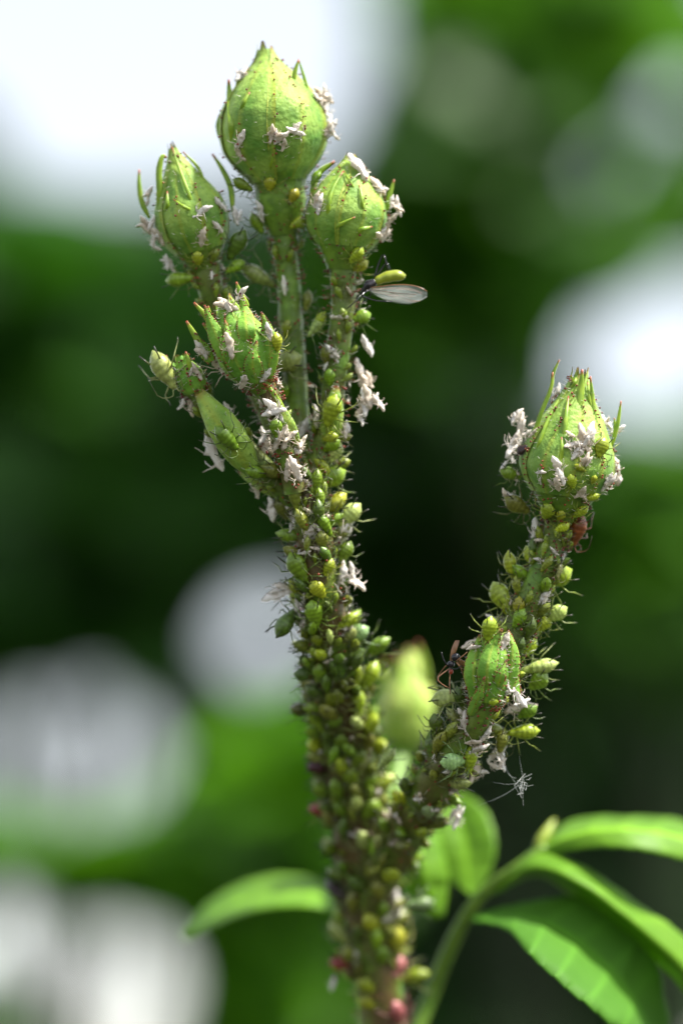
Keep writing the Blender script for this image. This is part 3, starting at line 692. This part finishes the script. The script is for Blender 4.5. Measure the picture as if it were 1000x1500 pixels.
def put_aphid(mw, col, L, px, py, rnd, word=None, full=True, label=None):
    meshes, one = PROTO[rnd.randrange(len(PROTO))]
    colr = vary(AC[col], rnd)
    lab = label or f"{word or ('large' if L > 38 * S else 'medium' if L > 24 * S else 'tiny')} {CN[col]} aphid {place_of(px, py)}"
    if full:
        r = bpy.data.objects.new('aphid', None); r.empty_display_size = .2; link(r, None, mw)
        for n, me in meshes:
            o = bpy.data.objects.new(n, me); COL.objects.link(o); o.parent = r
            o.color = colr if n == 'body' else (tuple(min(1, c * 1.0 + .03) for c in colr[:3]) + (1,))
    else:
        r = bpy.data.objects.new('aphid', one); link(r, None, mw); r.color = colr
    tag(r, lab, 'aphid', 'aphids crowding the rose shoot')
    PLACED.append((mw.translation.copy(), L * .5))
    return r
# x, y, length, width, direction of the tail (degrees, picture plane), colour
APH = [
 # under the cluster and down the main stem
 (488, 661, 30, 20, 60, 'pale'), (501, 679, 24, 14, 20, 'lime'), (484, 700, 46, 28, 25, 'green'), (492, 735, 36, 20, 40, 'yellow'), (512, 754, 42, 24, 45, 'pale'), (506, 808, 32, 20, 60, 'green'), (436, 723, 44, 19, 95, 'olive'),
 (441, 828, 46, 28, 120, 'green'), (465, 861, 30, 21, 125, 'lime'), (462, 895, 40, 25, 95, 'green'), (465, 935, 20, 17, 90, 'lime'), (462, 954, 18, 15, 90, 'lime'), (418, 913, 46, 26, 235, 'dark'), (470, 982, 30, 20, 80, 'green'), (447, 988, 34, 20, 170, 'dark'),
 (524, 928, 34, 22, 30, 'mint'), (551, 948, 46, 20, 35, 'green'), (541, 990, 46, 24, 62, 'lime'), (490, 1018, 34, 27, 60, 'lime'), (491, 1054, 24, 19, 40, 'green'), (462, 1010, 30, 18, 150, 'dark'), (440, 1040, 30, 18, 165, 'olive'),
 (499, 1082, 26, 20, 80, 'green'), (523, 1108, 28, 20, 60, 'green'), (512, 1134, 30, 22, 100, 'green'), (541, 1142, 24, 18, 60, 'green'), (541, 1182, 34, 26, 60, 'green'), (566, 1111, 36, 18, 50, 'pale'), (467, 1124, 36, 18, 175, 'purple'), (472, 1187, 42, 20, 170, 'red'),
 (573, 1278, 32, 27, 70, 'lime'), (550, 1239, 24, 20, 90, 'green'), (542, 1349, 34, 23, 120, 'yellow'), (576, 1374, 42, 29, 115, 'yellow'), (536, 1441, 28, 20, 140, 'lime'), (606, 1430, 46, 22, 15, 'lime'), (537, 1467, 26, 19, 150, 'yellow'), (616, 1324, 42, 19, 5, 'mint'),
 (498, 1412, 34, 20, 170, 'red'), (585, 1414, 30, 20, 80, 'pink'), (578, 1480, 38, 22, 120, 'pink'), (496, 1306, 56, 19, 142, 'brown'), (496, 1366, 42, 20, 130, 'pale'), (500, 1277, 40, 18, 175, 'green'), (554, 1300, 30, 20, 100, 'olive'), (562, 1200, 34, 18, 40, 'pale'),
 # side branch
 (655, 1022, 46, 28, 187, 'pale'), (661, 1113, 36, 24, 180, 'mint'), (627, 1184, 28, 19, 95, 'mint'), (634, 1096, 50, 20, 100, 'dark'), (733, 874, 48, 27, 118, 'lime'), (760, 888, 28, 17, 85, 'yellow'), (713, 919, 34, 22, 85, 'lime'), (772, 949, 38, 22, 50, 'lime'),
 (790, 977, 52, 20, 12, 'pale'), (788, 998, 32, 26, 40, 'green'), (767, 1072, 44, 21, 4, 'lime'), (721, 1027, 15, 11, 170, 'lime'), (814, 899, 34, 22, 30, 'pale'), (796, 914, 28, 18, 40, 'lime'), (772, 1043, 30, 18, 30, 'green'), (747, 828, 40, 18, 100, 'lime'), (777, 815, 34, 18, 115, 'lime'),
 (815, 845, 46, 30, 25, 'lime'), (803, 746, 28, 21, 60, 'lime'), (821, 753, 18, 13, 70, 'yellow'), (848, 746, 26, 15, 50, 'lime'), (822, 771, 22, 14, 25, 'lime'), (837, 703, 22, 14, 100, 'lime'), (866, 725, 22, 10, 15, 'lime'), (747, 694, 30, 17, 160, 'green'), (868, 701, 14, 9, 80, 'yellow'),
 (848, 685, 18, 9, 150, 'lime'), (845, 776, 48, 24, 75, 'copper'), (766, 660, 18, 14, 200, 'brown'), (757, 740, 40, 24, 150, 'olive'), (878, 655, 30, 20, 70, 'lime'), (760, 905, 30, 18, 60, 'green'), (735, 1085, 34, 20, 80, 'olive'), (640, 1062, 34, 22, 110, 'dark'),
 # cluster
 (240, 542, 60, 28, 122, 'pale'), (424, 530, 48, 29, 18, 'pale'), (378, 404, 56, 22, 150, 'pale'), (464, 478, 36, 16, 50, 'pale'), (484, 552, 24, 16, 90, 'green'), (488, 600, 46, 26, 70, 'lime'), (420, 572, 26, 16, 90, 'green'), (406, 626, 28, 18, 95, 'green'), (404, 500, 26, 15, 100, 'yellow'),
 (530, 464, 26, 20, 20, 'green'), (486, 650, 28, 18, 40, 'green'), (355, 270, 32, 16, 150, 'green'), (396, 268, 20, 17, 80, 'yellow'), (428, 286, 22, 16, 60, 'yellow'), (436, 324, 30, 16, 20, 'lime'), (376, 326, 32, 18, 120, 'green'), (520, 371, 28, 17, 60, 'lime'), (526, 390, 28, 18, 30, 'yellow'),
 (347, 358, 46, 26, 60, 'dark'), (290, 376, 22, 16, 90, 'yellow'), (263, 409, 42, 20, 185, 'green'), (450, 440, 30, 15, 80, 'olive'), (462, 260, 24, 14, 60, 'green'), (345, 390, 30, 16, 30, 'green'), (312, 372, 20, 14, 80, 'olive'), (420, 480, 24, 14, 70, 'olive'), (468, 470, 30, 14, 60, 'lime'),
 (480, 520, 26, 16, 90, 'olive'), (330, 640, 44, 22, 135, 'green'), (398, 690, 40, 20, 160, 'olive'), (412, 745, 34, 20, 120, 'olive'), (470, 790, 28, 18, 100, 'olive'), (480, 830, 26, 16, 70, 'yellow'), (486, 640, 24, 16, 20, 'lime'), (372, 690, 36, 18, 160, 'green'), (505, 640, 20, 12, 10, 'olive'),
]
arnd = random.Random(42)
for x, y, l, w, ang, c in APH:
    L = l * S * 1.12
    p, X, Z = orient(x, y, L, ang, arnd)
    special = {(845, 776): 'swollen copper brown aphid under the solitary bud', (496, 1306): 'long blackish brown aphid sticking out of the main stem', (655, 1022): 'glassy pale green aphid beneath the black wasp', (240, 542): 'large pale green aphid jutting from the edge of the cluster',
               (424, 530): 'plump pale aphid with black tail tubes beside the small lobed bud', (815, 845): 'plump lime aphid with black tail tubes on the upper side branch', (661, 1113): 'milky mint aphid on the middle of the side branch', (790, 977): 'long pale green aphid sticking out behind the tiny leafy bud',
               (378, 404): 'long pale green aphid between the stalks of the tallest and tapered buds', (766, 660): 'blackish brown beetle-like aphid on the solitary bud'}.get((x, y))
    put_aphid(matrix_of(p, X, Z, L, w / l / .536), c, L, x, y, arnd, label=special, full=l >= 20)
# fill the crowded stretches between those
FILL = []
def near_placed(p, L, k): return any((p - q).length < (L * .5 + r) * k for q, r in PLACED)
def fill_aphids(idx, n, t0, t1, lo, hi, cols, k=.62, side_only=False):
    name, P, F, rad = STEMS[idx]; got = 0; tries = 0
    while got < n and tries < n * 25:
        tries += 1
        u = arnd.uniform(t0, t1) * (len(P) - 1.001); i = int(u); p = P[i].lerp(P[i + 1], u - i); t, a, bb = F[i]
        an = arnd.uniform(0, 6.283); dr = a * math.cos(an) + bb * math.sin(an)
        if dr.dot(FV) > .35 or (side_only and (abs(dr.dot(FV)) > .45)): continue
        L = arnd.uniform(lo, hi) * S; q = p + dr * rad[i]
        if near_placed(q, L, k): continue
        x, y = to_px(q)
        if not (0 < x < 1000 and 0 < y < 1520): continue
        side = 1 - abs(dr.dot(FV))
        X = (t * (.45 if side_only else 1.0) + dr * ((.8 if side_only else .25) + 1.0 * side * arnd.random()) + bb * arnd.gauss(0, .35) + a * arnd.gauss(0, .35)).normalized()
        Z = dr - X * dr.dot(X); Z.normalize()
        FILL.append((matrix_of(q, X, Z, L, arnd.uniform(.62, .95)), arnd.choice(cols), L, x, y)); PLACED.append((q.copy(), L * .5))
        got += 1
MIX = ['green', 'green', 'lime', 'olive', 'olive', 'dark', 'dark', 'pale', 'lime', 'olive']
MIX2 = ['olive', 'olive', 'dark', 'green', 'green', 'lime', 'pale', 'olive', 'green']
fill_aphids(0, 40, .42, .95, 36, 54, MIX2, .40, True); fill_aphids(6, 18, .1, .85, 30, 48, MIX, .40, True)
fill_aphids(0, 50, .42, .80, 34, 52, MIX2, .50); fill_aphids(0, 40, .6, 1, 26, 44, MIX, .50); fill_aphids(0, 46, .42, 1, 12, 20, MIX2, .5)
fill_aphids(6, 26, .05, .6, 30, 48, MIX2, .48); fill_aphids(6, 26, .3, .95, 22, 38, MIX, .5); fill_aphids(6, 24, .1, .95, 12, 19, MIX2, .5)
fill_aphids(1, 8, .1, .95, 14, 24, MIX); fill_aphids(2, 10, .2, .95, 14, 26, MIX); fill_aphids(3, 14, .05, .95, 14, 26, MIX); fill_aphids(5, 8, 0, .9, 18, 30, MIX); fill_aphids(4, 5, .1, .9, 12, 20, MIX)

# the largest stay individuals, about 300 aphids in all; the smallest nymphs are one mass
FILL.sort(key=lambda f: -f[2]); KEEP = 298 - len(APH)
for mw, c, L, x, y in FILL[:KEEP]: put_aphid(mw, c, L, x, y, arnd, full=L > 26 * S)
ny = MB()
for mw, c, L, x, y in FILL[KEEP:]:
    me = PROTO[arnd.randrange(len(PROTO))][1]; b0 = len(ny.v); cols_ = me.color_attributes['tint'].data
    ny.v += [mw @ v.co for v in me.vertices]; ny.t += [tuple(q.color)[:3] for q in cols_]
    ny.f += [tuple(i + b0 for i in p.vertices) for p in me.polygons]; ny.m += [p.material_index for p in me.polygons]
no = ny.build('aphid_nymphs', ['aphid', 'eye', 'limb']); no.color = (.25, .34, .03, 1)
tag(no, 'tiny olive green aphid nymphs wedged between the larger aphids', 'nymphs', None, 'stuff')

# shed skins
def skin_proto(seed):
    rnd = random.Random(seed); mb = MB(); nr, ns = 14, 10; rows = []; tn = []
    wt = [(0, .03), (.08, .09), (.2, .11), (.4, .14), (.6, .16), (.78, .13), (.92, .07), (1, .02)]
    bend = rnd.uniform(-.25, .25)
    for i in range(nr + 1):
        t = i / nr; w = float(np.interp(t, [q[0] for q in wt], [q[1] for q in wt])) * rnd.uniform(.8, 1.2); row = []
        for k in range(ns):
            an = 2 * math.pi * k / ns; q = 1 + .75 * noise.noise(Vector((t * 9, math.cos(an) * 1.6 + seed, math.sin(an) * 1.6)))
            y, zz = math.cos(an), math.sin(an)
            if zz > .8 and .15 < t < .6: q *= .35                  # split along the back
            row.append((t - .5, w * y * q + bend * (t - .5) ** 2, .12 + w * .75 * zz * q + .04 * math.sin(t * 7 + seed)))
        rows.append(row); tn.append([(rnd.random() * .35, 0, 0)] * ns)
    mb.grid(rows, 0, tn, closed=True)
    mb.f.append(tuple(reversed(range(ns)))); mb.m.append(0); mb.f.append(tuple(nr * ns + k for k in range(ns))); mb.m.append(0)
    legs = []
    for j in range(6):
        l = MB(); sg = 1 if j % 2 else -1; cx = -.3 + .13 * (j // 2) + rnd.gauss(0, .05); a = rnd.uniform(-.5, .9)
        p = Vector((cx, sg * .07, .12)); pts = [p]; d = Vector((rnd.gauss(.1, .4), sg, rnd.uniform(-.1, .8))).normalized()
        for s in range(3):
            p = p + d * rnd.uniform(.10, .22); pts.append(p); d = (d + Vector((rnd.gauss(.3, .5), rnd.gauss(0, .4), rnd.gauss(-.4, .5)))).normalized()
        l.tube(pts, [.019, .016, .013, .009], 4, 0, [(.1, 0, 0), (.3, 0, 0), (.3, 0, 0), (.8, 0, 0)]); legs.append(l)
    one = MB()
    for q in [mb] + legs:
        b0 = len(one.v); one.v += [Vector(v) for v in q.v]; one.t += q.t; one.f += [tuple(r + b0 for r in f) for f in q.f]; one.m += q.m
    return mb.mesh('husk', ['skin']), [l.mesh('skin_leg', ['skin']) for l in legs], one.mesh('small_shed_skin', ['skin'])
SKIN = [skin_proto(s) for s in range(7)]
def put_skin(mw, L, px, py, rnd):
    hk, legs, one = SKIN[rnd.randrange(len(SKIN))]
    c = rnd.choice([(.90, .87, .83), (.92, .90, .88), (.80, .70, .58), (.87, .81, .74)]) + (1,)
    big = L > 27 * S
    if big:
        r = bpy.data.objects.new('shed_skin', None); r.empty_display_size = .2; link(r, None, mw)
        for n, me in [('husk', hk)] + [('leg', q) for q in legs]:
            o = bpy.data.objects.new(n, me); COL.objects.link(o); o.parent = r; o.color = c
    else:
        r = bpy.data.objects.new('shed_skin', one); link(r, None, mw); r.color = c
    tone = 'chalk white' if c[0] > .88 else 'cream' if c[0] > .82 else 'tan'
    tag(r, f"{'long' if big else 'small'} {tone} shed aphid skin {place_of(px, py)}", 'shed skin', 'shed aphid skins stuck to the shoot')
# x, y, length, direction, number stuck together, spread
SK = [(423, 749, 42, 120, 1, 0), (452, 778, 28, 60, 2, 6), (495, 780, 50, 60, 2, 8), (506, 853, 40, 100, 5, 16), (506, 920, 28, 80, 3, 10), (432, 880, 24, 80, 1, 0), (441, 910, 28, 80, 2, 8), (426, 687, 36, 110, 2, 4), (438, 668, 30, 80, 2, 6), (374, 718, 24, 120, 1, 0), (395, 747, 32, 110, 1, 0), (404, 868, 36, 200, 2, 4), (416, 862, 26, 170, 1, 2),
 (690, 952, 26, 200, 3, 7), (683, 1060, 30, 95, 3, 8), (701, 1092, 32, 70, 3, 8), (678, 1152, 30, 60, 4, 14), (667, 1194, 30, 60, 3, 9), (531, 1223, 24, 150, 1, 0), (493, 1118, 20, 100, 1, 0), (589, 1230, 28, 15, 1, 4), (737, 937, 24, 60, 2, 3), (730, 910, 34, 160, 1, 0), (743, 1010, 16, 0, 2, 3), (760, 1026, 40, 20, 3, 9),
 (727, 1112, 30, 45, 5, 10), (697, 1130, 28, 60, 3, 10), (775, 934, 22, 100, 2, 6), (797, 880, 24, 60, 2, 6), (707, 1075, 26, 80, 2, 6), (760, 615, 30, 70, 4, 9), (755, 647, 40, 75, 2, 4), (744, 676, 26, 150, 4, 9), (815, 693, 28, 100, 5, 10), (855, 641, 46, 88, 2, 3), (838, 644, 26, 20, 3, 7), (905, 684, 44, 105, 1, 2), (884, 618, 26, 120, 2, 4),
 (851, 721, 22, 60, 2, 4), (886, 705, 28, 60, 2, 5), (862, 673, 26, 70, 3, 7), (744, 729, 26, 150, 3, 6), (781, 777, 32, 75, 1, 0), (905, 630, 20, 40, 1, 0), (793, 696, 18, 0, 2, 5), (778, 620, 24, 20, 3, 8), (812, 575, 24, 75, 1, 0), (843, 665, 18, 70, 1, 2),
 (320, 536, 44, 122, 1, 0), (338, 504, 32, 110, 1, 2), (330, 447, 30, 170, 2, 4), (356, 556, 26, 60, 1, 0), (402, 600, 36, 140, 2, 5), (309, 660, 52, 118, 1, 2), (336, 598, 26, 120, 1, 2), (392, 640, 32, 80, 5, 14), (420, 636, 32, 80, 4, 12), (442, 648, 28, 70, 3, 9), (456, 612, 28, 100, 2, 6), (540, 504, 30, 100, 1, 2),
 (532, 556, 34, 95, 4, 10), (543, 585, 36, 90, 4, 8), (526, 608, 26, 60, 3, 9), (492, 516, 26, 110, 2, 4), (417, 418, 24, 110, 1, 0), (508, 632, 26, 70, 2, 6), (498, 460, 24, 0, 1, 2), (274, 598, 26, 110, 2, 6), (290, 522, 26, 130, 2, 6), (394, 485, 24, 110, 2, 4), (390, 548, 22, 70, 1, 3), (285, 545, 24, 130, 2, 6), (350, 430, 22, 60, 1, 3),
 (352, 203, 26, 65, 1, 1), (350, 224, 24, 100, 1, 2), (401, 196, 24, 70, 3, 6), (433, 192, 26, 160, 2, 3), (416, 206, 24, 40, 2, 5), (466, 135, 26, 130, 3, 8), (474, 158, 28, 110, 4, 9), (481, 192, 30, 80, 4, 8), (361, 109, 24, 60, 2, 6), (212, 330, 26, 120, 4, 9), (226, 352, 26, 130, 4, 9), (242, 385, 24, 120, 3, 8), (297, 314, 28, 20, 1, 2), (320, 300, 22, 130, 1, 1),
 (297, 346, 26, 80, 1, 2), (316, 332, 22, 150, 1, 1), (217, 284, 24, 80, 2, 6), (523, 249, 40, 120, 1, 2), (470, 293, 26, 80, 3, 6), (550, 280, 30, 140, 3, 6), (578, 308, 26, 110, 4, 8), (556, 345, 24, 70, 4, 7), (385, 307, 28, 95, 1, 2), (573, 1320, 48, 112, 1, 0), (570, 1342, 26, 30, 1, 2), (529, 1223, 22, 150, 1, 0), (345, 310, 24, 100, 2, 5), (486, 1440, 20, 80, 1, 0), (520, 1400, 22, 80, 1, 2)]
srnd = random.Random(77)
for x, y, l, ang, n, sp in SK:
    for j in range(n):
        xx, yy = x + srnd.gauss(0, sp * .6), y + srnd.gauss(0, sp * .8)
        L = l * S * (1.3 if j == 0 else srnd.uniform(.65, 1.1)); a = ang + (srnd.gauss(0, 8) if j == 0 else srnd.uniform(-80, 80))
        p, X, Z = orient(xx, yy, L, a, srnd, srnd.uniform(0, .4))
        put_skin(matrix_of(p + Z * (L * .08 * j), X, (Z + X.cross(Z) * srnd.gauss(0, .5)).normalized(), L, srnd.uniform(.75, 1.05)), L, xx, yy, srnd)

def fill_skins(idx, n, t0, t1):
    name, P, F, rad = STEMS[idx]
    for _ in range(n):
        for __ in range(20):
            u = srnd.uniform(t0, t1) * (len(P) - 1.001); i = int(u); p = P[i].lerp(P[i + 1], u - i); t, a, bb = F[i]
            an = srnd.uniform(0, 6.283); dr = a * math.cos(an) + bb * math.sin(an)
            if dr.dot(FV) < .2: break
        q = p + dr * rad[i] * 1.15; L = srnd.uniform(14, 25) * S; x, y = to_px(q)
        X = Vector((srnd.gauss(0, 1), srnd.gauss(0, 1), srnd.gauss(0, 1))); X = (X - dr * X.dot(dr) * .7).normalized(); Z = (dr - X * dr.dot(X)).normalized()
        put_skin(matrix_of(q, X, Z, L, srnd.uniform(.6, 1)), L, x, y, srnd)
fill_skins(0, 30, .5, 1); fill_skins(6, 24, .2, .95); fill_skins(3, 8, .1, .9); fill_skins(4, 6, 0, 1); fill_skins(2, 5, .3, 1)

# the winged aphid on the stalk
def insect_root(name, label, cat, px, py, d): return tag(empty(name, Matrix.Translation(W(px, py, d))), label, cat)
wa = insect_root('winged_aphid', 'winged aphid with clear wings and dark thorax jutting from a bud stalk', 'aphid', 540, 418, 4)
def blob(path, rad, mats, name, parent, sides=10, tn=None, flat=1, n=12):
    P = catmull(path, n); rr = np.interp(np.linspace(0, len(rad) - 1, n), range(len(rad)), rad) * S
    mb = MB(); mb.tube(P, list(rr), sides, 0, tn or [(0, 0, 0)] * n, flat, up=-FV); return mb.build(name, mats, parent)
o = blob([W(548, 414, 4), W(560, 408, 4), W(575, 404, 4), W(588, 404, 4), W(594, 403, 4)], [4, 7, 7.2, 8.8, 8.2, 8.6, 7, 4.6, 1], 'aphid', 'abdomen', wa, n=26); o.color = (.34, .40, .04, 1)
blob([W(533, 424, 4), W(540, 418, 4), W(550, 413, 4)], [4, 8, 5], 'black', 'thorax', wa)
blob([W(530, 427, 4), W(533, 424, 4)], [3, 4.5], 'black', 'head', wa, n=6)
def wing(pts, w, name='wing', parent=wa):
    P = catmull([W(*p) for p in pts], 16); mb = MB(); rows = []
    for i, p in enumerate(P):
        u = i / 15; ww = w * S * (.18 + .82 * math.sin(math.pi * (u ** 1.35) * .97) ** .8)
        rows.append([p + UV * ww * (1 - 2 * k / 6) * .5 - FV * (.6 * S * math.sin(k * 2 + u * 9)) for k in range(7)])
    mb.grid(rows); ob = mb.build(name, 'wing', parent)
    e = MB(); e.tube([r[0] for r in rows], .7 * S, 4); e.tube([r[3] for r in rows[:13]], .4 * S, 4); e.tube([rows[i][3].lerp(rows[i][6], (i - 5) / 8) for i in range(5, 14)], .35 * S, 4); e.build('vein', 'amber', ob)
wing([(542, 424, 3.5), (570, 428, 3.2), (600, 431, 3), (625, 431, 3)], 27)
wing([(542, 426, 4.5), (565, 431, 5.2), (595, 434, 6), (618, 434, 6.5)], 22)
for P in [[(542, 424, 3), (530, 432, 2.5), (548, 440, 2), (575, 442, 2)], [(550, 410, 4), (556, 398, 4), (566, 385, 4), (571, 396, 4)], [(548, 412, 4), (552, 392, 4), (562, 372, 4), (567, 398, 4)], [(536, 426, 4), (526, 430, 5), (520, 438, 5)], [(545, 420, 4.5), (540, 436, 5), (528, 446, 5)]]:
    q = MB(); q.tube(catmull([W(*p) for p in P], 8), [1.5 * S] * 4 + [1.0 * S] * 4, 5); q.build('leg', 'black', wa)
for P in [[(531, 428, 4), (522, 440, 3), (508, 452, 3)], [(532, 429, 4), (526, 446, 5), (518, 462, 5)]]:
    q = MB(); q.tube(catmull([W(*p) for p in P], 8), .8 * S, 4); q.build('antenna', 'black', wa)
# the small black wasp over the glassy aphid
ws = insect_root('tiny_wasp', 'tiny shiny black wasp with raised brown wings over a pale aphid', 'wasp', 664, 975, 0)
def ellip(c, r, sc, m_, name, parent):
    mb = MB(); mb.ball(Vector((0, 0, 0)), 1, 0, 14, 10, (0, 0, 0), sc); mb.v = [W(*c) + (RV * v.x + UV * v.z - FV * v.y) * r * S for v in mb.v]; return mb.build(name, m_, parent)
ellip((667, 963, 0), 6.5, (1, 1, .95), 'black', 'thorax', ws)
ellip((660, 973, -.1), 5.4, (1, 1, .9), 'black', 'head', ws)
blob([W(671, 967, .2), W(678, 972, .5), W(686, 974, .8)], [3, 4.5, 2], 'amber', 'abdomen', ws)
ellip((660, 984, 0), 3.4, (1, 1, 1.2), 'gland', 'mouth', ws)
for off in (0, 3):
    P = [W(659 + off, 968, .2 + off * .1), W(663 + off, 952, .3), W(668 + off, 938, .5)]; q = MB(); rows = []
    for i, p in enumerate(catmull(P, 10)):
        w_ = (.9 + 1.7 * math.sin(math.pi * min(1, i / 9 * .85))) * S; rows.append([p - RV * w_, p - FV * .3 * S, p + RV * w_])
    q.grid(rows); wq = q.build('wing', 'amber', ws)
for P in [[(660, 978, 0), (650, 985, -.5), (640, 994, -.8), (648, 1003, -.8), (658, 1008, -.6)], [(659, 986, 0), (658, 1000, -.6), (659, 1017, -.8)], [(668, 968, -.3), (676, 962, -.5), (684, 955, -.3)], [(668, 970, -.3), (676, 982, -.5), (680, 998, 0)], [(664, 966, .3), (652, 976, .6), (641, 990, .6)], [(670, 970, .5), (682, 984, .6), (688, 990, .8)]]:
    q = MB(); q.tube(catmull([W(*p) for p in P], 8), [1.0 * S] * 5 + [.7 * S] * 3, 5); q.build('leg', 'amber', ws)
for P in [[(657, 977, -.2), (650, 968, -.6), (646, 955, -.6)], [(659, 978, -.2), (668, 980, -.8), (676, 975, -.8)]]:
    q = MB(); q.tube(catmull([W(*p) for p in P], 8), .8 * S, 4); q.build('antenna', 'black', ws)
# wisp of web under the side branch
web = tag(empty('spider_web', Matrix.Translation(W(764, 1148, 3))), 'torn wisp of spider silk hanging under the side branch', 'web')
for i, (a, b_) in enumerate([((736, 1118, 4), (766, 1160, 3)), ((722, 1146, 4), (766, 1146, 3)), ((718, 1174, 4), (764, 1146, 3)), ((764, 1140, 3), (766, 1180, 3)), ((760, 1108, 4), (768, 1150, 3)), ((740, 1128, 4), (755, 1140, 3)), ((700, 1180, 5), (764, 1148, 3))]):
    q = MB(); A_, B_ = W(*a), W(*b_); q.tube(catmull([A_, A_.lerp(B_, .5) - UV * 3 * S, B_], 8), .22 * S, 4); q.build('thread', 'silk', web)
q = MB(); wr = random.Random(5)
for i in range(15):
    c = W(765 + wr.gauss(0, 2.2), 1148 + wr.gauss(0, 6), 3 + wr.gauss(0, .2)); q.tube([c, c + Vector((wr.gauss(0, 4), wr.gauss(0, 4), wr.gauss(0, 4))) * S, c + Vector((wr.gauss(0, 6), wr.gauss(0, 6), wr.gauss(0, 6))) * S], .4 * S, 3)
q.build('silk_tuft', 'silk', web)

# labels that several look-alikes share: tell them apart by height up the plant
from collections import defaultdict
seen = defaultdict(list)
for o in COL.objects:
    if o.parent is None and o.get('group') and o.get('label'): seen[o['label']].append(o)
ORD = ['highest', 'second highest', 'third highest', 'fourth highest', 'fifth highest', 'sixth highest', 'seventh highest', 'eighth highest', 'ninth highest', 'tenth highest', 'eleventh highest', 'twelfth highest']
for lab, os_ in seen.items():
    if 1 < len(os_) <= 13:
        os_.sort(key=lambda q: -WM[q].translation.z)
        for i, o in enumerate(os_):
            w_ = 'lowest' if i == len(os_) - 1 else ORD[i] if len(os_) > 2 else 'highest'
            o['label'] = (w_ if len(os_) > 2 else ('upper' if i == 0 else 'lower')) + ' ' + lab
